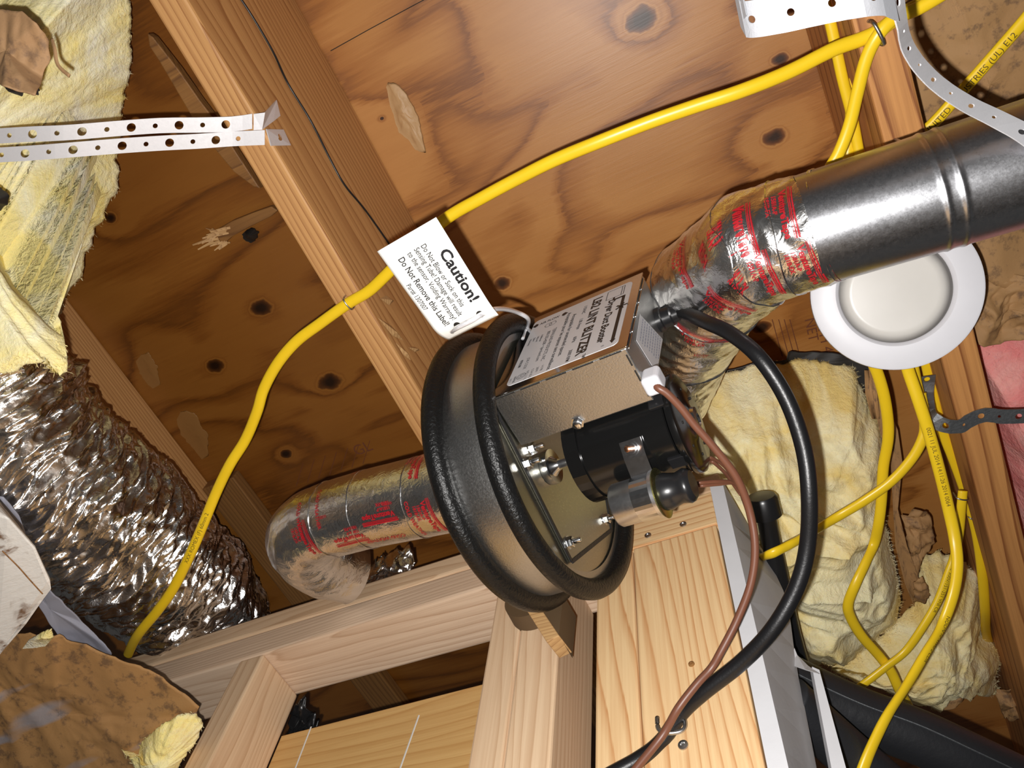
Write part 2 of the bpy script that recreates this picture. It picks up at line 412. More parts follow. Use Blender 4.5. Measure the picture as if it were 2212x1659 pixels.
# ------------------------------------------------------------------ joists
HB = .80
def joist(x0b, x1b, x0t, x1t, y0, y1, mat, label, name='floor_joist'):
    L = y1-y0; cx = (x0b+x1b)/2; c = Vector((cx, (y0+y1)/2, CZ+(HB+HC)/2)); dz = (HC-HB)/2-.0004
    b = MB(); vs = []
    for yy in (-L/2, L/2):
        for x, z in ((x0b, -dz), (x1b, -dz), (x1t, dz), (x0t, dz)): vs.append((yy, -(x-cx), z))
    b.add(vs, [(0,1,2,3), (7,6,5,4), (0,4,5,1), (1,5,6,2), (2,6,7,3), (3,7,4,0)])
    M3 = Matrix(((0,-1,0),(1,0,0),(0,0,1))).to_4x4()
    o = obj(name, b, mat, bevel=.003, matrix=Matrix.Translation(c) @ M3)
    tag(o, label, 'joist'); return o
j1 = joist(-.410, -.374, -.400, -.361, -1.0, 2.4, M['joist_bottom'], 'long wooden floor joist left of the caution tag with a black crack down its side')
j2 = joist(.186, .224, .193, .231, -1.0, 2.4, M['joist_orange'], 'orange stained floor joist behind the steel duct at right, yellow cables along it')
j3 = joist(-.985, -.945, -.972, -.931, -1.0, .46, M['joist_bottom'], 'brown floor joist partly hidden behind the crinkled foil duct at left')
def side_pt(px, py, off=.0006):                   # on the right side of the left joist (x rises from -.374 to -.361)
    w = ray(px, py); x = -.367
    for _ in range(6):
        t_ = x/w.x; h = w.z*t_; x = -.374 + (h-HB)/(HC-HB)*.013 + off
    return Vector((x, w.y*t_, CZ+h))
cr = MB(); pts = spline([side_pt(*p) for p in ((505,-25),(545,35),(590,112),(622,180),(672,262),(714,345),(745,400),(790,455),(850,540))], 6)
cr.tube(pts, .0019, .0011, up=(1,0,0), n=8); obj('crack', cr, M['black_plastic'], j1, smooth=True)
def chip(px, py, L, w, ang, h0=.004):
    o_ = side_pt(px, py); d = Vector((0, math.cos(ang), math.sin(ang))); n_ = Vector((0, -math.sin(ang), math.cos(ang)))
    b = MB(); b.add([o_-d*L, o_+n_*w, o_+d*L*.9+n_*w*.4, o_-n_*w*.8, o_+Vector((h0,0,0))+d*L*.2], [(0,4,1),(1,4,2),(2,4,3),(3,4,0),(0,1,2,3)])
    return b
for a in ((838,650,.020,.007,1.0),(846,715,.030,.008,.5),(872,762,.018,.005,.3),(895,755,.016,.004,.9)):
    obj('splinter', chip(*a), M['splinter'], j1)

# sister strip nailed beside the third joist
o = lumber('nailing_strip', (-.93, .43, CZ+1.025), (-.862, 1.3, CZ+1.049), 'y', M['dark_wood'])
tag(o, 'brown nailing strip on the subfloor beside the foil duct, behind the taped pipe', 'strip')

# ------------------------------------------------------------------ framed wall at the bottom
Y0 = .56
wall = empty('wall_front', (-.5, Y0, 0)); wall['kind'] = 'structure'
lumber('top_plate', (-1.22, Y0, CZ+.764), (-.083, Y0+.089, CZ+.7995), 'x', M['stud'], wall, .004)
lumber('top_plate', (-1.20, Y0+.001, CZ+.716), (-.235, Y0+.089, CZ+.763), 'x', M['stud_grey'], wall, .004)
lumber('stud', (-.780, Y0+.002, 0), (-.738, Y0+.089, CZ+.7155), 'z', M['stud'], wall, .003)
lumber('stud', (-.371, Y0-.004, 0), (-.333, Y0+.085, CZ+.7155), 'z', M['stud'], wall, .003)
lumber('stud', (-.3325, Y0-.004, 0), (-.284, Y0+.089, CZ+.7155), 'z', M['stud'], wall, .003)
lumber('stud', (-.243, Y0, 0), (-.199, Y0+.089, CZ+.7155), 'z', M['board'], wall, .003)
lumber('board', (-.197, Y0-.002, 0), (-.0985, Y0+.040, CZ+.702), 'z', M['board'], wall, .002)
lumber('blocking', (-.215, Y0-.002, CZ+.7035), (-.0965, Y0+.060, CZ+.763), 'x', M['board'], wall, .002)
lumber('sheathing_panel', (-.738, Y0+.0895, .2), (-.372, Y0+.1015, CZ+.650), 'x', M['panel'], wall, .001)
for i, (a, b) in enumerate((((905,1545),(850,1700)),((672,1570),(630,1680)))):
    ch = MB(); ch.tube([VY(*a, Y0+.0892), VY(*b, Y0+.0892)], .0013, .0004, up=(0,1,0), n=6); obj('chalk_line', ch, M['tag'], wall)
dw = MB()
bk = [(1595,1045),(1612,1075),(1634,1160),(1660,1207),(1692,1275),(1705,1321),(1715,1399),(1725,1464),(1741,1542),(1754,1607),(1768,1680)]
back = [VY(a, b, .68) for a, b in bk]
fr = []
for i_, p in enumerate(back): fr.append(Vector((-.0805, Y0-.006, CZ+.772+(back[-1].z-.1-CZ-.772)*i_/(len(back)-1))))
n = len(back)
vs = []
for a, b in zip(fr, back):
    b = Vector((b.x, b.y, min(b.z, CZ+.7985)))
    vs += [a, b, b+Vector((-.015,0,0)), a+Vector((-.0155,0,0))]
fs = [(3,2,1,0), tuple(range(4*(n-1), 4*n))]
for i in range(n-1):
    for k in range(4): fs.append((4*i+k, 4*i+(k+1)%4, 4*i+4+(k+1)%4, 4*i+4+k))
dw.add(vs, fs); obj('drywall_edge', dw, M['drywall'], wall)
dw2 = MB().prism([VY(1754,1440,.66), VY(1770,1447,.66), VY(1836,1690,.66), VY(1802,1690,.66)], (-.004,.012,.004)); obj('drywall_edge', dw2, M['drywall'], wall)
pe = MB(); pe.add([VY(1716,1400,.679), VY(1708,1436,.676), VY(1740,1447,.66), VY(1770,1456,.65), VY(1745,1438,.67), VY(1722,1415,.679)], [(0,1,5),(1,2,5),(2,4,5),(2,3,4)]); obj('torn_paper', pe, M['drywall'], wall, solid=.0006)
for (px, py, r_) in ((1400,1157,.0042),(1476,1133,.0042),(1476,1610,.0046),(1494,1435,.003)):
    s_ = MB(); p = VY(px, py, Y0-.0022); s_.lathe([(0,r_),(.0012,r_*.95),(.0016,r_*.5),(.0006,r_*.35)], p, (0,-1,0), 16); obj('screw', s_, M['staple'] if px != 1494 else M['dark_wood'], wall, smooth='auto')

# ------------------------------------------------------------------ the duct fan
t8, p4 = R(8), R(-4)
fa = Vector((math.cos(t8)*math.cos(p4), math.sin(p4), -math.sin(t8)*math.cos(p4)))
fu = Vector((math.sin(t8), 0, math.cos(t8))); fs_ = fu.cross(fa).normalized(); fu = fa.cross(fs_)
FO = Vector((-.20460, .37936, CZ+.65846))
FM = Matrix.Identity(4)
for i in range(3): FM[i][0] = fa[i]; FM[i][1] = fs_[i]; FM[i][2] = fu[i]; FM[i][3] = FO[i]
FI = FM.inverted()
def FL(px, py, axis, val):                        # photo pixel -> fan coordinates on the plane axis = val
    d = (fa, fs_, fu)['asu'.index(axis)]; w = ray(px, py); o0 = Vector((0,0,CZ))
    t_ = (val + (FO-o0).dot(d)) / w.dot(d); return FI @ (o0 + w*t_)
fan = empty('duct_booster_fan', FO, 'round galvanized duct booster fan with black foam rims and a motor on its face', 'fan', mat=FM)
A1 = (1,0,0)
b = MB().lathe([(-.056,.118),(-.056,.134),(-.050,.1355),(-.030,.1345),(-.008,.1355),(-.002,.134),(-.002,.122)], (0,0,0), A1, 96, cap=False); obj('drum_band', b, M['galv'], fan, 'auto', local=True)
b = MB().lathe([(-.008,.001),(-.008,.133),(-.004,.1335),(-.004,.001)], (0,0,0), A1, 96, cap=False); fp = obj('face_plate', b, M['plate'], fan, 'auto', local=True)
b = MB().lathe([(-.058,.03),(-.058,.133),(-.054,.133),(-.054,.03)], (0,0,0), A1, 96, cap=False); obj('back_plate', b, M['plate'], fan, 'auto', local=True)
def torus(a0, R0, r, n=128, k=14, squash=1.0):
    b = MB(); vs = []; fs = []
    for i in range(n):
        th = 2*PI*i/n
        for j in range(k):
            ph = 2*PI*j/k; q = R0 + r*math.cos(ph); vs.append((a0 + r*squash*math.sin(ph), q*math.cos(th), q*math.sin(th)))
    for i in range(n):
        for j in range(k):
            i2, j2 = (i+1)%n, (j+1)%k; fs.append((i*k+j, i2*k+j, i2*k+j2, i*k+j2))
    return b.add(vs, fs)
obj('gasket', torus(0, .1392, .0105, squash=.95), M['foam'], fan, True, local=True)
obj('gasket', torus(-.058, .1392, .0105, squash=1.0), M['foam'], fan, True, local=True)
# motor plate with its dark sealing edge
mp_ = [(-.100,-.066),(.059,-.100),(.114,.004),(.045,.105),(-.085,.095)]
b = MB().prism([(-.0035, s, u) for s, u in mp_], (.0022,0,0)); obj('motor_plate', b, M['plate'], fan, local=True)
b = MB(); n = len(mp_)
for i in range(n):
    a0 = Vector((0,)+mp_[i]); a1 = Vector((0,)+mp_[(i+1)%n]); d = (a1-a0).normalized(); q = Vector((0,-d.z,d.y))
    b.prism([a0-q*.0022+Vector((-.0014,0,0)), a1-q*.0022+Vector((-.0014,0,0)), a1+q*.0016+Vector((-.0014,0,0)), a0+q*.0016+Vector((-.0014,0,0))], (.0012,0,0))
obj('plate_seal', b, M['rubber'], fan, local=True)
def hexnut(mb, a0, s, u, r=.0056, h=.005): mb.lathe([(0,r),(h*.85,r),(h,r*.85)], (a0,s,u), A1, 6)
for s, u in ((-.040,-.072),(-.041,-.050),(.047,-.087),(.098,.003)):
    b = MB(); b.lathe([(0,.0066),(.001,.0066)], (-.0013,s,u), A1, 20); hexnut(b, -.0003, s, u)
    b.lathe([(0,.0026),(.013,.0026),(.014,.0018)], (-.001,s,u), A1, 12); obj('bolt', b, M['shiny'], fan, 'auto', local=True)
MS, MU, MR = -.012, -.044, .0425
b = MB().lathe([(-.001,.0165),(.003,.0175),(.007,.0170),(.006,.010),(.010,.0068),(.013,.0055)], (0,MS,MU), A1, 32); obj('hub', b, M['shiny'], fan, 'auto', local=True)
b = MB().lathe([(0,.004),(.060,.004)], (0,MS,MU), A1, 20); obj('shaft', b, M['alu'], fan, True, local=True)
mot = obj('motor', MB().lathe([(.048,.022),(.048,MR-.004),(.051,MR),(.070,MR),(.136,MR),(.137,MR-.001)], (0,MS,MU), A1, 64), M['black_paint'], fan, 'auto', local=True)
b = MB().lathe([(.138,.041),(.139,MR+.0028),(.141,MR+.0035),(.145,MR+.0028),(.147,MR-.002),(.1478,.020),(.1500,.013),(.1515,.010),(.1512,.006)], (0,MS,MU), A1, 64)
obj('end_cap', b, M['plate'] if False else M['black_paint'], mot, 'auto', local=True)
b = MB().lathe([(.1495,.0125),(.1535,.0115),(.1540,.006),(.1525,.005)], (0,MS,MU), A1, 32); obj('bearing', b, M['shiny'], mot, 'auto', local=True)
for k in range(8):
    th = k*PI/4+.2; q = MB().lathe([(0,.0014),(.0006,.0014)], (.1474,MS+.030*math.cos(th),MU+.030*math.sin(th)), A1, 10); obj('vent_hole', q, M['gap'], mot, local=True)
b = MB()                                          # folded mounting band at the shaft end
for k in range(14):
    th0, th1 = [R(200+k_*10) for k_ in (k, k+1)]
    for r0, r1 in ((MR+.0008, MR+.0022),):
        vs = []
        for a0, a1 in ((.040, .054),):
            for th in (th0, th1):
                for rr in (r0, r1):
                    for aa in (a0, a1): vs.append((aa, MS+rr*math.cos(th), MU+rr*math.sin(th)))
        b.add(vs, [(0,1,3,2),(4,6,7,5),(0,4,5,1),(2,3,7,6),(0,2,6,4),(1,5,7,3)])
obj('motor_band', b, M['black_paint'], mot, local=True)
for th in (205, 280, 20):
    q = Vector((0, math.cos(R(th)), math.sin(R(th)))); e = Vector((0, -q.z, q.y)); o0 = Vector((.126, MS, MU))+q*(MR-.001)
    b = MB().prism([o0-e*.006, o0+e*.006, o0+e*.006+q*.004, o0-e*.006+q*.004], (.018,0,0)); obj('cap_clip', b, M['black_plastic'], mot, bevel=.0008, local=True)
# capacitor under the motor
KS, KU, KR = .008, -.1065, .0190
b = MB().lathe([(.072,.010),(.072,KR-.0015),(.074,KR),(.109,KR),(.110,KR+.0018),(.113,KR+.0018),(.114,KR-.001)], (0,KS,KU), A1, 40); cap_o = obj('capacitor', b, M['alu'], fan, 'auto', local=True)
b = MB().lathe([(.1135,KR+.001),(.1145,KR+.003),(.1155,KR+.001)], (0,KS,KU), A1, 40); obj('rim', b, M['yellow_zinc'], cap_o, 'auto', local=True)
b = MB().lathe([(.1145,.0155),(.120,.0160),(.124,.0146),(.130,.0132),(.134,.0142),(.137,.0150),(.140,.0140),(.1425,.0115),(.1425,.002)], (0,KS,KU), A1, 40); obj('rubber_boot', b, M['black_plastic'], cap_o, 'auto', local=True)
b = MB(); pr = [Vector((0,-.0365,-.0825)), Vector((0,-.0235,-.0915))]
for k in range(18):
    th = R(152+k*10); pr.append(Vector((0, KS+(KR+.0008)*math.cos(th), KU+(KR+.0008)*math.sin(th))))
for i in range(len(pr)-1):
    d = (pr[i+1]-pr[i]); q = Vector((0,d.z,-d.y)).normalized()*-.0012
    b.prism([pr[i]+Vector((.093,0,0)), pr[i+1]+Vector((.093,0,0)), pr[i+1]+q+Vector((.093,0,0)), pr[i]+q+Vector((.093,0,0))], (.020,0,0))
cl = obj('clamp', b, M['shiny'], cap_o, local=True)
ctr = Vector((.103, -.0305, -.0872)); nn_ = (0,-.574,-.819)
b = MB().lathe([(0,.0062),(.0012,.0062),(.0012,.0045),(.004,.0045)], ctr, nn_, 18); obj('nut', b, M['shiny'], cap_o, 'auto', local=True)
b = MB().lathe([(0,.0028),(.012,.0028),(.0125,.002)], ctr, nn_, 14); obj('screw', b, M['copper'], cap_o, 'auto', local=True)
# control box
BS0, BS1, BU0, BU1, BA1 = -.110, -.0555, -.065, .088, .1335
bx = obj('control_box', MB().box((0,BS0,BU0), (BA1,BS1,BU1)), M['galv'], fan, bevel=.0012, local=True)
cv = obj('cover', MB().box((.0008,BS0-.0016,BU0-.0006), (BA1+.0012,BS0-.0002,BU1+.0006)), M['cover'], bx, bevel=.0004, local=True)
for i in range(5):                                # slots and tabs along the folded edges
    a0 = .004+i*.0262
    obj('edge_slot', MB().box((a0,BS0+.0006,BU0-.0006), (a0+.020,BS0+.0016,BU0+.0004)), M['gap'], bx, local=True)
for i in range(5):
    u0 = BU0+.006+i*.0295
    obj('edge_slot', MB().box((BA1-.0004,BS0+.0006,u0), (BA1+.0006,BS0+.0018,u0+.021)), M['gap'], bx, local=True)
    obj('edge_lip', MB().box((BA1+.0002,BS0+.0022,u0-.003), (BA1+.0016,BS0+.0036,u0+.024)), M['shiny'], bx, bevel=.0004, local=True)
for i in range(3):
    s0 = BS0+.006+i*.016
    obj('edge_slot', MB().box((BA1-.003,s0,BU0-.0006), (BA1-.0018,s0+.011,BU0+.0004)), M['gap'], bx, local=True)
# printed sticker on the cover
SL = BS0-.0019
def rrect(a0, a1, u0, u1, r, n=6):
    out = []
    for cx, cy, t0 in ((a1-r,u1-r,0),(a0+r,u1-r,90),(a0+r,u0+r,180),(a1-r,u0+r,270)):
        for k in range(n+1):
            th = R(t0+90*k/n); out.append((cx+r*math.cos(th), cy+r*math.sin(th)))
    return out
b = MB().prism([(a, SL, u) for a, u in rrect(.0135,.1255,-.0545,.0765,.006)], (0,.0003,0)); st = obj('rating_label', b, M['sticker'], bx, local=True)
def lab(a0, u0): return lambda x, y: Vector((a0+y, SL-.0002, u0-x))
b = MB()
def T(tx, size, a, u, **k): put_text(b, tx, size, lab(a, u), **k)
T('Dryer Duct Booster', .0108, .1035, .049, bold=.035, shear=.15, xs=.98)
T('\u00ae', .004, .109, -.0465)
T('LB2 LINT BLITZER', .0142, .0840, .0690, bold=.035, xs=1.04)
T('TM', .0045, .0915, -.0495, bold=.02)
for tx, u in (('115VAC',.0615),('1.00 Amps',.033),('60Hz',-.0045),('3000 RPM',-.030)): T(tx, .0052, .0745, u, bold=.02)
T('Acceptable for unattended spaces.', .0058, .0635, .0520, bold=.02, xs=1.06)
T('Acceptable pour les espaces sans surveillance.', .0058, .0560, .0610, bold=.02, xs=1.06)
vs, fs = text_geo('AIR FLOW', .0062, bold=.02); b.add([Vector((.0225+x*.8, SL-.0002, .0615+y)) for x, y in vs], fs)
for a_, d_ in ((.0205,-1),(.0485,1)):
    b.add([(a_,SL-.0002,.0615+q) for q in (0,.004)] + [(a_+d_*.003,SL-.0002,.0615+q) for q in (-.002,.006)] + [(a_+d_*.007,SL-.0002,.0635)], [(0,1,3,2),(2,3,4)])
T('TJERNLUND PRODUCTS, INC.', .0052, .0445, .0370, bold=.01, xs=.95)
T('800-255-4208 \u2022 tjernlund.com', .0052, .0380, .0350, bold=.01, xs=.95)
for k, tx in enumerate(('14.79B','280PV','COA 82-2','NO 111-2')): T(tx, .0038, .0480-.0052*k, -.0385)
T('JOB CODE', .0046, .0260, -.0100); T('8783288', .0040, .0185, -.0100, bold=.03)
for k, tx in enumerate(('Additional','help and','Sizing','Warranty')): T(tx, .0034, .0315-.0045*k, .0330, bold=.02)
T('1009785', .0034, .0195, -.0400, bold=.02); T('20CS', .0034, .0150, -.0415)
def ring(ca, cu, r0, r1, n=28):
    vs = []; fs = []
    for k in range(n):
        th = 2*PI*k/n
        for r in (r0, r1): vs.append((ca+r*math.cos(th), SL-.0002, cu+r*math.sin(th)))
    for k in range(n): k2 = (k+1)%n; fs.append((2*k,2*k2,2*k2+1,2*k+1))
    b.add(vs, fs)
ring(.0275, -.0445, .0044, .0049); ring(.0275, -.0445, .0030, .0034)
T('UL', .0042, .0262, -.0418)
for q in (-.0025, .0025): ring(.0375+q, .0520, .0036, .0042)
def bar(a0, u0, a1, u1, w):
    p = Vector((a0,SL-.00025,u0)); q = Vector((a1,SL-.00025,u1)); d = (q-p).normalized(); e = Vector((-d.z,0,d.x))*w/2
    b.add([p-e, q-e, q+e, p+e], [(0,1,2,3)])
for s_ in (((.0995,.0715),(.1180,.0715)),((.1180,.0715),(.1180,.0520)),((.1180,.0520),(.0995,.0520)),((.0995,.0520),(.0995,.0715)),((.1155,.0715),(.1155,.0520))): bar(*s_[0], *s_[1], .0007)
bar(.1085,.0520,.1085,.0450,.0022); bar(.1085,.0460,.1195,.0460,.0030); bar(.1195,.0475,.1195,.0260,.0034); bar(.1195,.0230,.1195,-.0440,.0036)
b.add([(.1165,SL-.00025,-.0430),(.1225,SL-.00025,-.0430),(.1195,SL-.00025,-.0495)], [(0,1,2)])
for k in range(5):
    th = k*2*PI/5; bar(.1195,.0235,.1195+.0065*math.cos(th),.0235+.0065*math.sin(th),.0026)
obj('lettering', b, M['ink'], st, local=True)
# sticker on the end of the box
def FE(px, py): return FL(px, py, 'a', BA1+.0004)
q4 = [FE(1382,679), FE(1431,733), FE(1418,806), FE(1374,735)]
b = MB().prism(q4, (.0003,0,0)); sl2 = obj('side_label', b, M['sticker'], bx, local=True)
b = MB(); e1 = (q4[3]-q4[0]); e2 = (q4[1]-q4[0]); e3 = q4[2]-q4[3]
def sl_f(x, y):
    return q4[0] + e2*(1-y) + (e1)*x + Vector((.0006,0,0))
random.seed(3)
for k in range(9):
    y = .10+k*.095; x = .06
    while x < .9:
        w = random.uniform(.04,.10); w = min(w, .94-x)
        b.add([sl_f(x,y), sl_f(x+w,y), sl_f(x+w,y+.035), sl_f(x,y+.035)], [(0,1,2,3)]); x += w+.03
    if k == 8: pass
obj('fine_print', b, M['grey_sheet'], sl2, local=True)
# strain relief, cord, white bushing, box bolt
sr = FL(1424,692,'a',BA1+.001)
b = MB().lathe([(-.002,.0125),(.004,.0125),(.005,.0105),(.013,.0100),(.0145,.0085),(.020,.0080)], sr, A1, 24); obj('strain_relief', b, M['black_plastic'], bx, 'auto', local=True)
wb = FL(1402,826,'a',BA1+.003)
b = MB().box(wb+Vector((-.004,-.009,-.011)), wb+Vector((.012,.009,.011))); obj('white_bushing', b, M['white'], bx, bevel=.004, local=True, seg=4)
b = MB().lathe([(0,.0062),(.0008,.0062),(.0008,.0046),(.005,.0046),(.0056,.0036)], FL(1248,913,'u',BU0-.0003), (0,0,-1), 6); obj('box_bolt', b, M['shiny'], bx, 'auto', local=True)
cord_px = [(1480,690,.655),(1530,698,.635),(1580,722,.61),(1640,772,.58),(1698,860,.56),(1735,965,.54),(1748,1070,.52),(1744,1180,.505),(1720,1270,.49),(1668,1360,.475),(1600,1432,.468),(1520,1495,.462),(1472,1540,.458),(1430,1600,.445),(1380,1640,.43),(1300,1685,.415),(1180,1760,.39)]
cp = [FM @ (sr+Vector((.006,0,0))), FM @ (sr+Vector((.022,0,0)))] + [V(*p) for p in cord_px[1:]]
b = MB().tube(spline(cp, 10), .0066, n=16); obj('power_cord', b, M['cord'], fan, True)
bw = [(1420,836,.566),(1441,850,.563),(1470,880,.560),(1500,918,.556),(1545,970,.55),(1590,1030,.543),(1618,1100,.535),(1631,1180,.52),(1622,1260,.505),(1592,1340,.49),(1556,1410,.475),(1536,1444,.468),(1505,1478,.458),(1465,1530,.444),(1430,1590,.432),(1370,1665,.408),(1330,1720,.39)]
cp = [FM @ (wb+Vector((.006,0,0)))] + [V(*p) for p in bw[0:]]
b = MB().tube(spline(cp, 8), .0034, n=10); obj('brown_wire', b, M['brown_wire'], fan, True)
bo = FM @ Vector((.139, KS, KU+.002)); ec = FM @ Vector((.144, MS+.028, MU-.026))
for q in (([bo, V(1500,1044,.585), V(1545,1040,.58), V(1580,1042,.565), V(1600,1062,.55), V(1622,1130,.53)]), ([bo, V(1505,1050,.585), V(1550,1046,.58), V(1588,1046,.563), V(1608,1085,.546), V(1628,1150,.526)]),
          ([ec, V(1530,988,.60), V(1560,1003,.585), V(1582,1030,.565), V(1598,1060,.55)]), ([ec, V(1534,995,.60), V(1563,1018,.585), V(1580,1040,.567), V(1600,1068,.548)])):
    b = MB().tube(spline(q, 8), .0017, n=8); obj('lead_wire', b, M['brown_wire'], fan, True)
tp = [FM @ Vector((.006, BS0-.001, .045)), FM @ Vector((.008, BS0-.004, .066)), V(1140,688,.655), V(1118,675,.64), V(1092,668,.605), V(1068,668,.575), V(1050,675,.563), V(1037,681,.5545), V(1022,691,.5515), V(1000,702,.5535), V(984,710,.558), V(976,716,.570), V(990,712,.58), V(1030,690,.60)]
b = MB().tube(spline(tp, 8), .0021, n=12); obj('sensing_tube', b, M['clear'], fan, True)
# brown collar at the back of the drum
b = MB().lathe([(0,.030),(.028,.031),(.030,.029)], FI @ VY(1142,1288,.535), FI.to_3x3() @ Vector((0,1,0)), 40); obj('brown_collar', b, M['brown_collar'], fan, 'auto', local=True)

# wooden prop under the drum
b = MB(); a0, a1 = VY(1140,1300,.545), VY(1193,1378,.552); w_ = Vector((.012,0,0))
b.prism([VY(1126,1300,.512), VY(1180,1386,.520), VY(1208,1373,.520), VY(1152,1290,.512)], (.001,.030,.004))
o = obj('wooden_prop', b, M['splinter'], bevel=.001); tag(o, 'short pale plywood prop wedged between the fan drum and the wall studs', 'prop')
b = MB().prism([VY(1152,1290,.5195), VY(1207,1372,.5205), VY(1217,1284,.5205)], (0,.034,0)); obj('prop_shaded_side', b, M['brown_collar'], o)  # shade of the prop's grazing side put into its colour, in collar brown

# ------------------------------------------------------------------ caution tag
tg = [V(815,543,.568), V(942,469,.560), V(1075,684,.556), V(963,747,.570)]
tm = empty('caution_tag', (tg[0]+tg[2])/2, 'white caution tag with black print hanging over the drum by a clear tube', 'tag')
def tag_pt(x, y, off=0.0):                        # x along the reading direction 0..1, y across 0..1 (1 = right edge in the photo)
    p = (tg[0]*(1-x)+tg[3]*x)*(1-y) + (tg[1]*(1-x)+tg[2]*x)*y
    nrm = (tg[3]-tg[0]).cross(tg[1]-tg[0]).normalized()
    if nrm.z > 0: nrm = -nrm
    bend = -.010*max(0, x-.80)/.2*max(0, x-.80)/.2*(1-.7*y)*1.0
    return p + nrm*(off+bend)
b = MB(); nx, ny = 40, 20
def inhole(x, y): return any(((x-hx)*1.66)**2+((y-hy))**2 < .0017 for hx, hy in ((.885,.34),(.885,.66)))
vs = []; fs = []
for i in range(nx+1):
    for j in range(ny+1):
        x, y = i/nx, j/ny
        vs.append(tag_pt(x, y))
for i in range(nx):
    for j in range(ny):
        fs.append((i*(ny+1)+j, (i+1)*(ny+1)+j, (i+1)*(ny+1)+j+1, i*(ny+1)+j+1))
b.add(vs, fs); obj('card', b, M['tag'], tm, True, solid=.0006)
LW = (tg[1]-tg[0]).length; LH = (tg[3]-tg[0]).length
def tgf(x, y): return tag_pt(x/LH, y/LW, .0006)
b = MB()
for tx, s_, x, x1, y, bd in (('Caution!', .0138, .26, .77, .765, .03), ('Do Not Blow or Suck on this', .0072, .137, .76, .590, .010), ('Sensing Tube! Damage will result', .0072, .135, .825, .475, .010),
                         ('to the sensor, Voiding Warranty!', .0072, .139, .83, .355, .010), ('Do Not Remove this Label!', .0086, .14, .84, .190, .014), ('Part# 1307007', .0068, .365, .63, .055, .008)):
    vs, _f = text_geo(tx, s_, bold=bd); wd_ = max(v[0] for v in vs)-min(v[0] for v in vs)
    put_text(b, tx, s_, tgf, x*LH, y*LW, bold=bd, xs=(x1-x)*LH/wd_)
obj('lettering', b, M['ink'], tm)
for hx, hy in ((.895,.36),(.907,.776)):
    b = MB(); pts = []
    for k in range(18): th = 2*PI*k/18; pts.append(tag_pt(hx+.0035/LH*math.cos(th), hy+.0035/LW*math.sin(th), .0007))
    b.add(pts, [tuple(range(18))]); obj('hole', b, M['gap'], tm)

# ------------------------------------------------------------------ ducts
def wrap_tube(cl, rad, nu, nv, dis=None, up=Vector((0,0,1))):
    """mesh + surface function of a round duct along centre line cl (list of points)"""
    L = [0.0]
    for i in range(1, len(cl)): L.append(L[-1]+(cl[i]-cl[i-1]).length)
    def at(s):
        s = max(0, min(L[-1]-1e-6, s)); i = 0
        while L[i+1] < s: i += 1
        f = (s-L[i])/(L[i+1]-L[i]); p = cl[i].lerp(cl[i+1], f)
        t0 = (cl[min(i+1,len(cl)-1)]-cl[i]).normalized()
        ta = (cl[i]-cl[i-1]).normalized() if i > 0 else t0
        tb = (cl[i+2]-cl[i+1]).normalized() if i+2 < len(cl) else t0
        T_ = ((ta+t0).normalized().lerp((t0+tb).normalized(), f)).normalized()
        e1 = (up - T_*up.dot(T_)).normalized(); e2 = T_.cross(e1); return p, e1, e2
    def surf(s, th, off=0.0):
        p, e1, e2 = at(s); r = (rad(s, th) if callable(rad) else rad) + off
        if dis: r += dis(s, th)
        return p + (e1*math.cos(th)+e2*math.sin(th))*r
    b = MB(); vs = []; fs = []
    for i in range(nu+1):
        s = L[-1]*i/nu
        for k in range(nv): vs.append(surf(s, 2*PI*k/nv))
    for i in range(nu):
        for k in range(nv):
            k2 = (k+1)%nv; fs.append((i*nv+k, i*nv+k2, (i+1)*nv+k2, (i+1)*nv+k))
    b.add(vs, fs); return b, surf, L[-1]

def crumple(amp, fr=38.0, seed=0.0):
    def f(s, th):
        a = noise.noise(Vector((s*fr+seed, math.cos(th)*1.9, math.sin(th)*1.9)))
        c_ = noise.noise(Vector((s*fr*2.6+seed, math.cos(th)*5, math.sin(th)*5)))
        return amp*(abs(a)*-1.6 + .5*c_)
    return f

def tape_print(mb, surf, L, th0, s_list, rad, seed, part=0, off=.0007, flip=1):
    """red maker's print repeated round the tape: text runs round the duct, bar on its upper side"""
    rnd = random.Random(seed)
    for s0, tha, kind in s_list:
        f = lambda x, y: surf(s0 + flip*y, tha - flip*x/rad if False else tha + x/rad*flip_dir, off)
        if kind == 'V':
            put_text(mb, 'VentureTape', .0082, f, 0, 0, bold=.03)
            n_ = 14; W = .047
            for (ya, yb, yc) in ((.0072, .0078, .0078), (.0084, .0090, .0096), (.0102, .0108, .0120)):
                vs = []
                for i in range(n_+1):
                    x = -.002 + W*i/n_; vs += [f(x, ya), f(x, yb+(yc-yb)*i/n_)]
                mb.add(vs, [(2*i, 2*i+2, 2*i+3, 2*i+1) for i in range(n_)])
            put_text(mb, '1581A-P', .0052, f, .003, -.0058, bold=.02); put_text(mb, '181B-FX', .0052, f, .003, -.0112, bold=.02)
        elif kind == 'C':
            put_text(mb, 'COLD WEATHER', .0064, f, 0, 0, bold=.015)
        elif kind == 'L':
            put_text(mb, 'LISTED', .0040, f, 0, 0, bold=.02); put_text(mb, '11/21', .0042, f, .003, -.005, bold=.01)

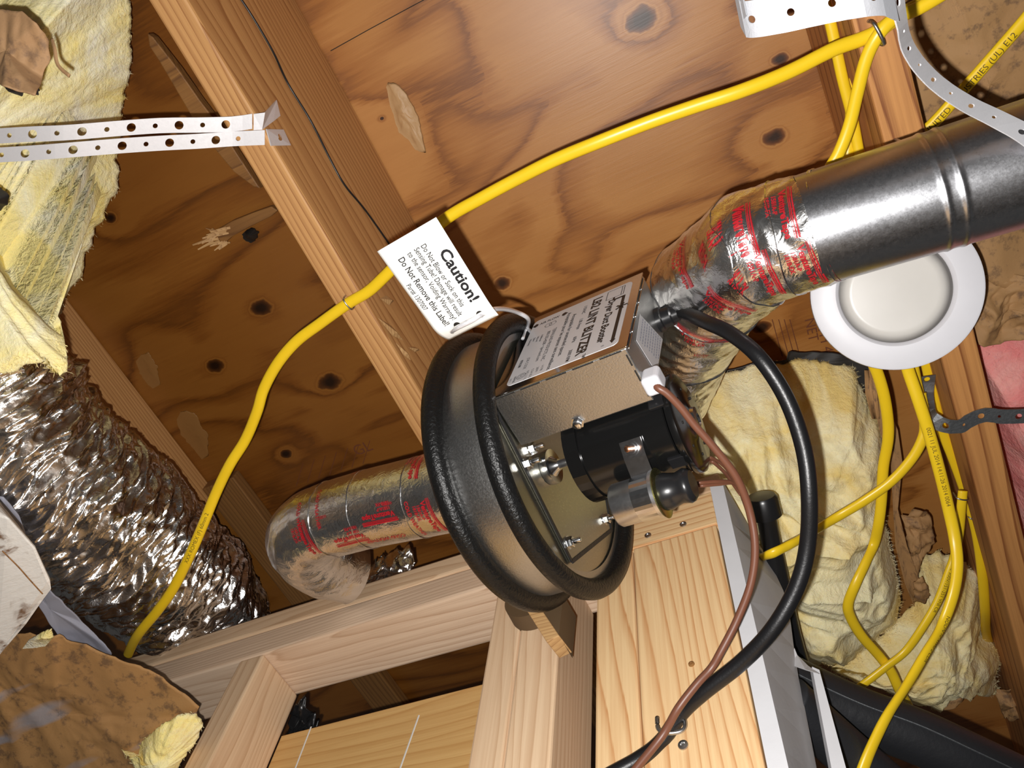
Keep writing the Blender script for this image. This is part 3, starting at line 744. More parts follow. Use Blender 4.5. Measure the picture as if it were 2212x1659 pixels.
# right duct: straight galvanized pipe, then the taped elbow
RD = .0478
dr = [VD(2420,290,.690), VD(1900,452,.70), VD(1745,500,.703)]
dr[0] = dr[0] + (dr[0]-dr[1])*1.4
dist_s = (dr[0]-dr[-1]).length
def duct_beads(s, th):
    q = 0
    for c0 in (dist_s-.108, dist_s-.096, dist_s-.205, dist_s-.196): q += .0010*math.exp(-((s-c0)/.0022)**2)
    return q
b, surf, L = wrap_tube(dr, RD, 620, 72, duct_beads)
dobj = obj('steel_duct', b, M['duct'], None, True); tag(dobj, 'bare galvanized steel duct pipe running up to the right from the taped elbow', 'duct')
el = [VD(1790,487,.703), VD(1632,536,.722), VD(1530,622,.800), VD(1466,730,.895), VD(1425,842,.960)]
ec_ = []
for i in range(len(el)-1):                        # gored elbow: straight pieces joined at short bends
    for k in range(14):
        ec_.append(el[i].lerp(el[i+1], k/14))
ec_.append(el[-1])
ec2 = [ec_[0]]
for p in ec_[1:]:
    if (p-ec2[-1]).length > 1e-4: ec2.append(p)
RE = .0490
gl = [0.0]
for i in range(1, len(el)): gl.append(gl[-1]+(el[i]-el[i-1]).length)
cr1 = crumple(.0020, 46, 3.1)
def el_dis(s, th):
    q = cr1(s, th)
    for g in gl[1:-1]: q += .0012*math.exp(-((s-g)/.004)**2)
    return q
b, surf, L = wrap_tube(ec2, lambda s, th: RE + .0135*min(1, s/.24), 200, 110, el_dis)
eo = obj('taped_elbow', b, M['foil_tape'], None, True); tag(eo, 'foil-taped duct elbow with red print joining the steel duct behind the control box', 'duct elbow')
flip_dir = 1
b = MB()
def th_face(surf, s, px, py):                     # angle round the duct that faces pixel (px,py)
    best = None
    for k in range(180):
        th = 2*PI*k/180; p = surf(s, th) - Vector((0,0,CZ))
        d = p.dot(AF); x = 1106+FPX*p.dot(AX)/d; y = 829.5+FPX*p.dot(AY)/d
        nv = surf(s, th, .01)-surf(s, th)
        if nv.dot(p) > 0: continue
        e = (x-px)**2+(y-py)**2
        if best is None or e < best[0]: best = (e, th)
    return best[1] if best else 0
def s_of(surf, L, px, py):
    best = None
    for i in range(120):
        s = L*i/119
        for k in range(90):
            th = 2*PI*k/90; p = surf(s, th) - Vector((0,0,CZ))
            nv = surf(s, th, .01)-surf(s, th)
            if nv.dot(p) > 0: continue
            d = p.dot(AF); x = 1106+FPX*p.dot(AX)/d; y = 829.5+FPX*p.dot(AY)/d
            e = (x-px)**2+(y-py)**2
            if best is None or e < best[0]: best = (e, s, th)
    return best[1], best[2]
def place(surf, L, lst): return [(*s_of(surf, L, a, b_), k) for a, b_, k in lst]
# reading direction on the elbow is downwards in the photo, letter tops towards the straight duct (smaller s)
lst = place(surf, L, [(1683,412,'V'),(1577,447,'V'),(1470,525,'V'),(1628,552,'V'),(1722,535,'V'),(1520,632,'V'),(1783,545,'C'),(1468,722,'V'),(1500,770,'L')])
_s0 = surf(L*.3, 1.0); 
def dirsign(surf, s, th):                         # +1 if growing angle moves down in the photo
    a_ = surf(s, th)-Vector((0,0,CZ)); b_ = surf(s, th+.1)-Vector((0,0,CZ))
    return 1 if b_.dot(AY)/b_.dot(AF) > a_.dot(AY)/a_.dot(AF) else -1
def prints(mb, surf, L, lst, rad, reverse=False):
    global flip_dir
    for (s0, th, k) in lst:
        dsg = dirsign(surf, s0, th)
        if reverse: dsg = -dsg
        flip_dir = dsg
        tape_print(mb, surf, L, 0, [(s0, th, k)], rad, 1, flip=(-1 if not reverse else 1) )
for q_ in lst:
    b = MB(); prints(b, surf, L, [q_], RE); obj('red_print', b, M['red_ink'], eo)
for s0 in (.0008, gl[1]*.55, gl[1], gl[2], gl[3]):
    b = MB().tube([surf(s0+.002*math.sin(3*2*PI*k/72), 2*PI*k/72, .0003) for k in range(73)], .0006, n=6); obj('tape_edge', b, M['shiny'], eo)

# left taped duct
RL = .0455
ld = [FM @ Vector((-.050,.010,-.004)), VD(800,1098,.800), VD(706,1125,.812), VD(668,1142,.822), VD(654,1166,.842), VD(668,1194,.876), VD(702,1218,.912), VD(760,1232,.950)]
ld = [ld[0], ld[1]] + spline(ld[1:], 5)[1:]
cr2 = crumple(.0010, 30, 9.0)
def ld_dis(s, th):
    k = max(.12, min(1, (s-.22)/.05)); return cr2(s, th)*k*1.5
b, surf, L = wrap_tube(ld, RL, 200, 96, ld_dis)
vs0 = len(b.v); b.v.append(ld[-1].copy()); nv = 96; nn = 180*nv
b.f += [(nn+k, nn+(k+1)%nv, vs0) for k in range(nv)]
lo = obj('taped_duct', b, M['foil_tape'], None, True); tag(lo, 'foil-taped round duct with red print between the left joist and the top plate', 'duct')
def axial(surf, rad, px, py, items, L, bars=False):   # print running along the duct, upside down as in the photo
    s0, th0 = s_of(surf, L, px, py); dsg = dirsign(surf, s0, th0); mb = MB()
    f = lambda x, y: surf(s0 + x, th0 + dsg*y/rad, .0007)
    for tx, size, x, y, bd in items: put_text(mb, tx, size, f, x, y, bold=bd)
    if bars:
        for ya, yb in ((.0072,.0079),(.0085,.0095),(.0101,.0117)):
            vs = []
            for i in range(13): x = -.002+.048*i/12; vs += [f(x,ya), f(x,yb)]
            mb.add(vs, [(2*i,2*i+2,2*i+3,2*i+1) for i in range(12)])
    obj('red_print', mb, M['red_ink'], lo)
VT = (('VentureTape', .0082, 0, 0, .03), ('1581A-P', .0052, .003, -.0058, .02), ('181B-FX', .0052, .003, -.0112, .02))
for px, py in ((782,1152),(850,1100)): axial(surf, RL, px, py, VT, L, True)
axial(surf, RL, 872,1150, (('COLD WEATHER', .0070, 0, 0, .02),), L)
axial(surf, RL, 706,1113, (('11/21', .0048, 0, 0, .02),), L)
axial(surf, RL, 842,1082, (('LISTED', .0040, 0, 0, .02),), L)
lst = place(surf, L, [(905,970,'V'),(910,1085,'V'),(690,1060,'C'),(645,1085,'C'),(640,1130,'V'),(775,1005,'L'),(872,1085,'C')])
for q_ in lst:
    b = MB(); prints(b, surf, L, [q_], RL); obj('red_print', b, M['red_ink'], lo)
for s0 in (.130, .205, .262, .075):
    b = MB().tube([surf(s0+.004*math.sin(th_)+.0005*math.sin(9*th_), th_, .0003) for th_ in [2*PI*k/72 for k in range(73)]], .0006, n=6); obj('tape_edge', b, M['shiny'], lo)

# crinkled flexible duct, lower left
fx = [V(-260,590,.70), V(-100,770,.70), V(40,968,.715), V(215,1125,.76), V(345,1232,.84), V(430,1300,.94), V(455,1350,1.02)]
fx = spline(fx, 10)
def flex_r(s, th):
    c0, s0 = math.cos(th), math.sin(th)
    w = noise.noise(Vector((s*9, c0*1.2, s0*1.2)))
    sk = s + .016*noise.noise(Vector((c0*1.5, s0*1.5, s*4))) + .010*math.sin(th*1.0+1)
    r1 = 1-abs(noise.noise(Vector((sk*34, c0*.75, s0*.75))))*2.4
    r2 = 1-abs(noise.noise(Vector((sk*80+7, c0*1.8, s0*1.8))))*2.8
    r3 = 1-abs(noise.noise(Vector((sk*170, c0*4.2+s*9, s0*4.2))))*2.8
    r4 = noise.noise(Vector((sk*300, c0*11, s0*11)))
    return .092 + .009*w + .0105*r1 + .0075*r2 + .0042*r3 + .0012*r4

b, surf, L = wrap_tube(fx, flex_r, 820, 190)
o = obj('flexible_duct', b, M['foil_flex'], None, True); tag(o, 'crinkled silver foil flexible duct below the yellow batt at lower left', 'duct')

# ------------------------------------------------------------------ sheets, batts, scraps
def poly_h(outline, n):                            # closed outline resampled to n points; each (px,py,h)
    L = [0]; m = len(outline)
    for i in range(m):
        a, b_ = outline[i], outline[(i+1)%m]; L.append(L[-1]+math.hypot(b_[0]-a[0], b_[1]-a[1]))
    out = []
    for k in range(n):
        s = L[-1]*k/n; i = 0
        while L[i+1] <= s: i += 1
        f = (s-L[i])/(L[i+1]-L[i]+1e-9); a, b_ = outline[i], outline[(i+1)%m]
        out.append(tuple(a[q]*(1-f)+b_[q]*f for q in range(3)))
    return out
def blob(outline, centre, bulge=0.0, back=None, n=160, rings=40, amp=.01, freq=14.0, fine=.3, jag=6.0, seed=0.0, power=2.2, ridged=True):
    """a batt or sheet of free outline: outline points carry their own height, the middle sags by bulge"""
    ol = poly_h(outline, n); b = MB(); vs = []
    jit = [1+0*k for k in range(n)]
    pts = []
    for k, (x, y, h) in enumerate(ol):
        j = noise.noise(Vector((k*.35, seed, 1.7)))*jag + noise.noise(Vector((k*1.3, seed, 4.7)))*jag*.6
        dx, dy = x-centre[0], y-centre[1]; l = math.hypot(dx, dy)+1e-6
        pts.append((x+dx/l*j, y+dy/l*j, h))
    for i in range(rings+1):
        t_ = 1-(1-i/rings)**1.35 if False else i/rings
        for k in range(n):
            x, y, h = pts[k]
            px = centre[0]+(x-centre[0])*t_; py = centre[1]+(y-centre[1])*t_; hh = centre[2]+(h-centre[2])*t_
            p = V(px, py, hh)
            q = Vector((p.x, p.y, seed))*freq
            q = q + Vector((noise.noise(q*.8+Vector((9,2,0))), noise.noise(q*.8+Vector((1,7,0))), 0))*.9
            a = noise.noise(q); c_ = noise.noise(q*2.7+Vector((3,1,0))); d_ = noise.noise(q*7.0)
            e = ((1-abs(a)*2.6) if ridged else a)*amp + ((.5-abs(c_)*1.6) if ridged else c_)*amp*.5 + d_*amp*fine
            edge = 1-t_**power if back is not None else 1
            p.z -= bulge*max(0, 1-t_**power) + e*(edge if back is not None else 1)
            vs.append(p)
    fs = []
    for i in range(rings):
        for k in range(n):
            k2 = (k+1)%n
            if i == 0: fs.append((0, n+k, n+k2)) if False else fs.append((k, n+k, n+k2, k2))
            else: fs.append((i*n+k, (i+1)*n+k, (i+1)*n+k2, i*n+k2))
    if back is not None:
        m0 = len(vs)
        for k in range(n):
            p = vs[rings*n+k]; x, y, h = pts[k]; p2 = V(centre[0]+(x-centre[0])*.9, centre[1]+(y-centre[1])*.9, centre[2]+(h-centre[2])*.9+.02); vs.append(Vector((p2.x, p2.y, min(p2.z, CZ+back))))
        for k in range(n): k2 = (k+1)%n; fs.append((rings*n+k, m0+k, m0+k2, rings*n+k2))
        fs.append(tuple(m0+k for k in range(n)))
    # weld the degenerate middle
    b.add(vs, fs); return b
def fuzz(b, n_edge, count, length, seed, width=.00022):
    """loose fibres standing off a batt's rim and face"""
    rnd = random.Random(seed); q = MB(); m0 = len(b.v)
    for _ in range(count):
        p = b.v[rnd.randrange(n_edge, m0)]
        d = Vector((rnd.uniform(-1,1), rnd.uniform(-1,1), rnd.uniform(-.9,.2))).normalized()*length*rnd.uniform(.4,1)
        e = Vector((rnd.uniform(-1,1), rnd.uniform(-1,1), rnd.uniform(-1,1))).normalized()*width
        q.add([p-e, p+e, p+d*.6+e*.5+Vector((0,0,rnd.uniform(-.2,.2)*length)), p+d], [(0,1,2),(0,2,3)])
    return q
def batt(name, label, mat, *a, fib=0, flen=.007, **k):
    b = blob(*a, **k); o_ = obj(name, b, mat, None, True); tag(o_, label, 'insulation')
    if fib:
        n_ = k.get('n', 160); rg = k.get('rings', 40)
        f = obj('loose_fibers', fuzz(b, max(0,(rg-4)*n_), fib, flen, 5), mat, o_); f['kind'] = 'stuff'
    return o_

batt('insulation_batt', 'pale yellow fibreglass batt hanging at the upper left behind the double strap', M['fluff'],
     [(-160,-140,.90),(290,-140,.93),(278,-20,.95),(284,60,.95),(283,150,.95),(262,250,.95),(255,340,.95),(248,420,.94),(205,500,.93),(180,580,.92),(140,655,.90),(112,700,.72),(140,735,.66),(148,795,.63),(130,812,.62),(92,778,.615),(20,800,.61),(-160,840,.60)],
     (40,300,.84), bulge=.09, back=1.04, n=260, rings=70, amp=.011, freq=9.0, fine=.16, jag=13, seed=2.9, fib=5000, power=2.4, ridged=False)
batt('insulation_batt', 'big yellow fibreglass batt stuffed under the subfloor right of the black cord', M['fluff_dirty'],
     [(1455,850,.93),(1500,818,.95),(1580,800,.96),(1660,785,.97),(1740,775,.97),(1840,790,.97),(1868,850,.96),(1895,900,.95),(1915,960,.94),(1905,1100,.92),(1935,1220,.91),(1948,1290,.90),(1935,1345,.88),(1880,1392,.86),(1800,1440,.85),(1730,1430,.85),(1690,1340,.86),(1585,1260,.9),(1500,1100,.92),(1430,960,.93)],
     (1700,1080,.92), bulge=.10, back=1.04, n=240, rings=80, amp=.036, freq=8.5, fine=.2, jag=7, seed=4.1, fib=5000, power=3.0)
batt('insulation_batt', 'lumpy tan fibreglass piece at the lower right behind the crossing yellow cables', M['fluff_dirty'],
     [(1800,1440,.84),(1880,1395,.86),(1975,1300,.90),(1990,1200,.94),(2030,1190,.95),(2110,1230,.95),(2128,1330,.95),(2115,1360,.95),(2160,1400,.95),(2150,1500,.95),(2090,1470,.93),(2040,1500,.90),(2020,1530,.88),(1960,1510,.84),(1880,1470,.80),(1800,1450,.80)],
     (1990,1390,.88), bulge=.06, back=1.04, n=170, rings=44, amp=.018, freq=13.0, fine=.2, jag=8, seed=7.7, fib=3000)
batt('insulation_batt', 'pink fibreglass batt against the right joist at the right edge', M['pink'],
     [(2100,745,.93),(2150,720,.93),(2800,720,.93),(2800,1420,.93),(2240,1420,.93),(2225,1280,.93),(2185,1050,.93),(2140,900,.93)],
     (2230,1000,.92), bulge=.05, back=1.04, n=140, rings=36, amp=.016, freq=14.0, fine=.2, jag=4, seed=9.2, fib=500)
batt('insulation_scrap', 'torn clump of yellow fibreglass on the stained brown paper at the bottom left', M['fluff'],
     [(262,1618,.56),(300,1630,.56),(305,1600,.56),(340,1572,.56),(385,1545,.57),(425,1540,.58),(440,1560,.58),(428,1595,.57),(395,1640,.55),(370,1690,.54),(300,1690,.54),(290,1650,.55)],
     (365,1610,.56), bulge=.018, back=.575, n=110, rings=20, amp=.008, freq=26.0, fine=.3, jag=5, seed=2.2, fib=250, flen=.006)
batt('insulation_scrap', 'small pale wisp of fibreglass on the brown paper near the white board end', M['fluff'],
     [(62,1382,.585),(90,1366,.585),(112,1357,.585),(116,1376,.585),(90,1380,.585)], (98,1371,.584), bulge=.004, back=.59, n=60, rings=8, amp=.002, freq=40, jag=2, seed=3.3)
def paper(name, label, mat, cat, *a, thick=.0012, **k):
    b = blob(*a, **k); o_ = obj(name, b, mat, None, True, solid=thick); tag(o_, label, cat); return o_
paper('kraft_paper', 'leaf-shaped torn brown paper lying on the yellow batt at the top left', M['kraft_leaf'], 'paper',
      [(-120,20,.66),(0,22,.66),(50,25,.66),(90,50,.66),(112,85,.665),(115,125,.665),(98,165,.66),(82,205,.63),(50,198,.63),(20,188,.625),(-10,175,.64),(-120,170,.66)],
      (10,110,.655), n=110, rings=18, amp=.005, freq=12, jag=2.5, seed=5.5)
b = MB().tube(spline([V(112,85,.662), V(118,105,.655), V(125,140,.65), V(150,164,.645)], 6), .0018, .0008, n=8)
o = obj('paper_shred', b, M['kraft_leaf'], None, True); tag(o, 'thin curled shred of brown paper beside the leaf-shaped piece, upper left', 'paper')
paper('kraft_paper', 'large stained dark brown paper facing across the bottom left corner', M['kraft_dark'], 'paper',
      [(-160,1385,.60),(60,1370,.60),(115,1372,.60),(135,1365,.605),(150,1380,.605),(195,1390,.605),(260,1415,.605),(330,1445,.60),(400,1495,.595),(438,1520,.59),(420,1545,.585),(360,1572,.575),(315,1610,.565),(300,1700,.55),(-160,1720,.55)],
      (130,1540,.585), n=150, rings=30, amp=.004, freq=12, jag=4, seed=6.5)
paper('kraft_paper', 'mottled brown paper facing filling the bay at the top right corner', M['kraft'], 'paper',
      [(1905,-420,.93),(2900,-420,.93),(2900,640,.90),(2230,640,.90),(2140,610,.90),(2075,560,.90),(2040,460,.92),(1990,330,.94),(1965,190,.94)],
      (2130,180,.92), n=140, rings=30, amp=.008, freq=8, jag=3, seed=8.5)
paper('kraft_paper', 'crumpled brown paper below the steel duct, right of the round light', M['kraft'], 'paper',
      [(2070,610,.90),(2120,590,.90),(2800,585,.90),(2800,740,.88),(2230,725,.88),(2150,745,.88),(2105,735,.88),(2085,680,.89)],
      (2180,670,.885), n=120, rings=26, amp=.016, freq=16, jag=4, seed=10.5)
paper('black_facing_shade', 'black torn facing and painted shadow along the top edge of the big yellow batt', M['black_paper'], 'facing',  # facing sheet whose black also paints the shadow at the batt's top edge
      [(1455,862,.962),(1500,832,.966),(1560,800,.968),(1640,778,.97),(1700,775,.97),(1702,760,.975),(1800,762,.975),(1890,770,.975),(1905,830,.97),(1900,860,.965),(1870,845,.965),(1840,805,.965),(1740,800,.965),(1600,815,.96),(1500,850,.958)],
      (1700,795,.968), n=130, rings=12, amp=.004, freq=18, jag=4, seed=11.5)
for (nm, lb, pts) in (('kraft_flange', 'long curled brown paper flange between the big batt and the right joist', [(1876,790,1880,.95),(1885,850,1905,.93),(1900,930,1935,.92),(1925,1000,1945,.92),(1930,1100,1935,.91),(1935,1180,1955,.91),(1955,1260,1985,.91),(1975,1310,1992,.905)]),
                      ('kraft_flange', 'small torn brown paper strip below the light at the batt corner', [(1868,800,1884,.93),(1870,850,1890,.92),(1884,905,1896,.915)])):
    b = MB(); vs = []
    for (xl, y, xr, h) in pts: vs += [V(xl, y, h-.010), V((xl+xr)/2, y, h+.014), V(xr+4, y, h-.004)]
    fs = []
    for i in range(len(pts)-1): fs += [(3*i,3*i+1,3*i+4,3*i+3),(3*i+1,3*i+2,3*i+5,3*i+4)]
    b.add(vs, fs); o = obj(nm, b, M['kraft'], None, True, solid=.001); tag(o, lb, 'paper')
paper('kraft_scrap', 'curled brown paper scrap lying in the lower right fibreglass', M['kraft'], 'paper',
      [(1972,1255,.87),(1990,1240,.87),(2010,1285,.87),(2000,1300,.875),(1975,1300,.875)], (1988,1278,.865), n=50, rings=8, amp=.004, freq=30, jag=3, seed=12.1)
paper('kraft_scrap', 'folded brown paper scrap hanging between plywood and cables at right', M['kraft'], 'paper',
      [(1945,1110,.93),(1985,1090,.93),(2008,1110,.93),(2015,1160,.93),(1995,1190,.93),(1975,1240,.92),(1962,1190,.92)], (1985,1150,.915), n=60, rings=10, amp=.010, freq=30, jag=4, seed=13.1)
paper('kraft_scrap', 'flat brown paper scrap at the bottom right beside the black pipes', M['kraft'], 'paper',
      [(2015,1532,.90),(2080,1500,.91),(2110,1475,.92),(2085,1505,.91),(2060,1530,.90)], (2068,1512,.905), n=50, rings=8, amp=.003, freq=30, jag=3, seed=14.1)
paper('kraft_scrap', 'ragged orange brown paper end at the bottom right corner by the joist', M['kraft'], 'paper',
      [(2150,1500,.93),(2180,1480,.93),(2212,1510,.93),(2200,1545,.93),(2170,1555,.93)], (2180,1520,.92), n=50, rings=8, amp=.008, freq=30, jag=4, seed=15.1)

# ------------------------------------------------------------------ lower left: white board end and grey sheet
b = MB()
f0 = [V(-60,1090,.50), V(20,1118,.50), V(80,1185,.505), V(112,1255,.51), V(114,1275,.51), V(95,1300,.51), V(60,1350,.505), V(0,1420,.50), V(-60,1450,.50)]
b.prism(f0, Vector((-.10,-.06,.085)))
o = obj('white_board', b, M['plaster'], None, bevel=.004); tag(o, 'cracked white-painted board end at the left edge below the foil duct', 'board')
cr = MB().tube(spline([V(5,1190,.499), V(40,1225,.5005), V(62,1250,.503), V(92,1283,.507)], 5), .0008, .0005, n=6); obj('crack', cr, M['dark_wood'], o)
paper('grey_sheet', 'grey plastic sheet strip between the foil duct and the brown paper', M['grey_sheet'], 'sheet',
      [(-40,1060,.615),(10,1070,.615),(40,1110,.615),(60,1200,.61),(110,1270,.61),(150,1315,.615),(180,1345,.62),(245,1405,.62),(240,1420,.625),(180,1400,.62),(140,1385,.615),(110,1350,.61),(90,1310,.61),(20,1200,.61)],
      (110,1315,.612), n=110, rings=12, amp=.003, freq=14, jag=2, seed=16.1)

# ------------------------------------------------------------------ bits on the subfloor
def scrap(name, label, cat, mat, pts, thick, h):
    b = MB().prism([V(x, y, h) for x, y in pts], (0,0,thick)); o_ = obj(name, b, mat, None, bevel=.0015); tag(o_, label, cat); return o_
scrap('wood_strip', 'thin rough-edged wood strip leaning behind the left joist near the strap', 'strip', M['dark_wood'],
      [(318,72),(330,80),(352,108),(385,150),(430,215),(470,268),(520,345),(562,408),(548,404),(505,372),(470,330),(430,280),(392,215),(345,135),(322,100)], .014, .985)
o = scrap('wood_shim', 'broken wood shim with torn fibres stuck to the plywood left of the joist', 'shim', M['dark_wood'],
      [(462,500),(500,478),(545,460),(585,446),(600,455),(585,468),(540,490),(500,512),(480,530)], .012, 1.03)
rnd = random.Random(4); b = MB()
for k in range(26):
    p = V(500-rnd.uniform(0,45), 500+rnd.uniform(-10,25), 1.03); d = (V(432,528,1.02)-V(500,500,1.02)).normalized()*rnd.uniform(.012,.028)+Vector((rnd.uniform(-1,1),rnd.uniform(-1,1),rnd.uniform(-1.4,.2)))*.006
    e = Vector((d.y,-d.x,0)).normalized()*rnd.uniform(.001,.0028); b.add([p-e,p+e,p+d+e*.6,p+d-e*.3,p+Vector((0,0,.002))], [(0,1,2,3),(0,4,1),(0,3,4),(1,4,2),(2,4,3)])
obj('torn_fibers', b, M['splinter'], o)
batt('tar_flake', 'small black flake on the plywood beside the broken shim', M['black_paper'],
     [(530,498,1.045),(545,490,1.045),(560,500,1.045),(552,520,1.045),(538,515,1.045)], (545,505,1.035), n=40, rings=8, amp=.004, freq=50, jag=3, seed=3.0, bulge=.008, back=1.049)
bpy.data.objects['tar_flake']['category'] = 'flake'
for lb, ol, ce in (('small black curled scrap under the lower edge of the leaf-shaped paper', [(8,182,.655),(25,186,.65),(52,200,.65),(45,208,.655),(25,200,.655)], (30,194,.645)),
                   ('small black scrap at the pointed lower corner of the leaf-shaped paper', [(74,180,.655),(86,178,.65),(84,205,.65),(74,205,.655)], (79,192,.645)),
                   ('dark grey lint clump on the yellow batt at the left edge of the frame', [(-25,395,.70),(0,402,.70),(20,422,.69),(18,440,.69),(0,455,.695),(-25,460,.70)], (-2,430,.675))):
    o = batt('dark_flake', lb, M['black_paper'], ol, ce, n=40, rings=8, amp=.003, freq=60, jag=3, seed=ce[0]*.1, bulge=.004, back=.71); o['category'] = 'flake'
M['glue_dark'] = mat_plain('old_glue', srgb(150,106,56), .5)
for lb, ol, ce in (('crusty dried glue smear on the plywood right of the left joist', [(838,178,1.0485),(852,176,1.0485),(880,205,1.0485),(905,255,1.0485),(920,330,1.0485),(905,325,1.0485),(890,300,1.0485),(868,285,1.0485),(850,230,1.0485)], (875,245,1.047)),
                   ('pale glue smear on the dark plywood near the lower left joist', [(305,765,1.0492),(322,762,1.0492),(340,795,1.0492),(346,832,1.0492),(332,820,1.0492),(315,795,1.0492)], (326,795,1.0488)),
                   ('wide pale glue smear on the plywood above the foil duct', [(390,888,1.0492),(420,890,1.0492),(448,940,1.0492),(450,985,1.0492),(430,960,1.0492),(400,925,1.0492)], (425,930,1.0488))):
    o = batt('glue_smear', lb, M['glue' if 'crusty' in lb else 'glue_dark'], ol, ce, n=70, rings=12, amp=.0016 if 'crusty' in lb else .0003, freq=60, jag=4, seed=ce[0]*.01, bulge=.003 if 'crusty' in lb else .0004, back=1.0495); o['category'] = 'glue'
paper('black_plastic_scrap', 'crumpled black plastic wedged behind the left stud in the wall opening', M['black_plastic'], 'plastic',
      [(630,1530,.70),(655,1500,.70),(672,1520,.70),(690,1560,.70),(660,1585,.70),(625,1590,.70)], (655,1548,.69), n=50, rings=10, amp=.012, freq=40, jag=4, seed=17.1)
paper('black_plastic_scrap', 'crumpled dark foil tucked between the taped duct and the top plate', M['foil_flex'], 'plastic',
      [(790,1245,.83),(810,1205,.85),(860,1180,.85),(890,1170,.85),(900,1205,.83),(880,1235,.82),(820,1255,.82)], (850,1212,.83), n=60, rings=10, amp=.012, freq=40, jag=4, seed=18.1)

# ------------------------------------------------------------------ perforated straps
def strap(name, label, path, wdir, width, cell, holes, mat, group=None, per=10, thick=.0009, tail=None):
    """flat strap with punched holes; path = points, wdir = width directions at those points"""
    pp = spline(path, per); ww = spline([Vector(w).normalized() for w in wdir], per)
    L = [0]
    for i in range(1, len(pp)): L.append(L[-1]+(pp[i]-pp[i-1]).length)
    def at(s, t_):
        s = max(0, min(L[-1]-1e-7, s)); i = 0
        while L[i+1] < s: i += 1
        f = (s-L[i])/(L[i+1]-L[i]); return pp[i].lerp(pp[i+1], f) + ww[i].lerp(ww[i+1], f).normalized()*t_
    b = MB(); s = 0; k = 0; n_ = 24; hw = width/2
    while s + cell <= L[-1]+1e-6:
        r = holes[k % len(holes)]; c0 = s+cell/2; vs = []; fs = []
        if r > 0:
            rim = [(cell/2, hw*(q/3)) for q in range(-3, 3)] + [(cell/2*(-q/3), hw) for q in range(-3, 3)] + [(-cell/2, hw*(-q/3)) for q in range(-3, 3)] + [(cell/2*(q/3), -hw) for q in range(-3, 3)]
            for (rx, ry) in rim:
                l_ = math.hypot(rx, ry); cx, cy = r*rx/l_, r*ry/l_
                vs += [at(c0+cx, cy), at(c0+cx+.35*(rx-cx), cy+.35*(ry-cy)), at(c0+rx, ry)]
            for j in range(n_):
                j2 = (j+1)%n_; fs += [(3*j,3*j+1,3*j2+1,3*j2),(3*j+1,3*j+2,3*j2+2,3*j2+1)]
        else:
            vs = [at(s,-hw), at(s+cell,-hw), at(s+cell,hw), at(s,hw)]; fs = [(0,1,2,3)]
        b.add(vs, fs); s += cell; k += 1
    if L[-1]-s > .001: b.add([at(s,-hw), at(L[-1]-1e-5,-hw), at(L[-1]-1e-5,hw), at(s,hw)], [(0,1,2,3)])
    o_ = obj(name, b, mat, None, False, solid=thick); tag(o_, label, 'strap', group); return o_
w1 = (V(300,300,.78)-V(300,265,.78))
def two(px0, py0, px1, py1, h0, h1): return
E0 = .0043; E1 = .0024
wd = lambda a, b_: [(V(a[0],a[1]+20,a[2])-V(a[0],a[1]-20,a[2])) for _ in (0,)][0]
pa = [(-40,296,.715),(60,290,.72),(150,286,.73),(260,277,.75),(350,271,.765),(430,270,.778),(500,268,.790),(545,262,.795)]
pb = [(-60,338,.71),(60,331,.72),(150,324,.73),(260,315,.75),(350,309,.765),(430,305,.778),(500,300,.790),(572,297,.797)]
oA = strap('hanger_strap', 'upper of the two perforated metal straps at left, nailed to the joist', [V(*p) for p in pa], [wd(p, 0) for p in pa], .0152, .0112, (E0,0,E1,0), M['strap'])
oB = strap('hanger_strap', 'lower of the two perforated metal straps at left, nailed to the joist', [V(*p) for p in pb], [wd(p, 0) for p in pb], .0152, .0112, (E0,0,E1,0), M['strap'])
ta = [V(548,246,.795), V(572,243,.797), side_pt(597,216,.002), side_pt(605,250,.002), side_pt(590,262,.002), V(566,280,.797), V(548,281,.795)]
b = MB().add(ta, [(0,1,5,6),(1,2,3,4,5)]); obj('bent_tab', b, M['strap'], oA, solid=.0009)
tb = [V(575,279,.7965), side_pt(612,280,.002), side_pt(628,314,.002), V(585,315,.7965)]
b = MB().add(tb, [(0,1,2,3)]); obj('bent_tab', b, M['strap'], oB, solid=.0009)
b = MB().lathe([(0,.0042),(.0012,.0040),(.0018,.002)], side_pt(602,297,.0022), (1,0,-.1), 14); obj('nail_head', b, M['shiny'], oB, 'auto')
# strap at the top right: a loop end, then a twist and a run down round the duct
q1 = [(2010,-60,.50),(1900,-52,.50),(1760,-40,.50),(1650,-30,.50),(1605,-8,.505),(1592,25,.515),(1610,42,.508),(1680,32,.500),(1760,14,.495),(1850,-3,.493),(1905,-6,.495),(1935,8,.50)]
strap('hanger_strap', 'wide curled metal strap loop across the top right of the frame', [V(*p) for p in q1[4:]], [(V(p[0]+6,p[1]+30,p[2])-V(p[0]-6,p[1]-30,p[2])) for p in q1[4:]], .0205, .0108, (.0021,0), M['strap_dimmed'])
q2 = [(1935,-15,.505),(1948,50,.515),(1958,95,.535),(1985,140,.555),(2030,185,.575),(2090,225,.59),(2150,255,.60),(2215,290,.60),(2290,345,.60)]
w2 = []
for i, p in enumerate(q2):
    f = i/(len(q2)-1); nrm = ray(p[0], p[1]).normalized()
    side = (V(p[0]+16,p[1]-14,p[2])-V(p[0]-16,p[1]+14,p[2])).normalized()
    ang = R(74-34*f) if i > 0 else R(60); w2.append(side*math.cos(ang)+nrm*math.sin(ang))
strap('hanger_strap', 'white-looking perforated strap twisting down to the steel duct at top right', [V(*p) for p in q2], w2, .0190, .0120, (.0028,0,.0018,0), M['strap'])
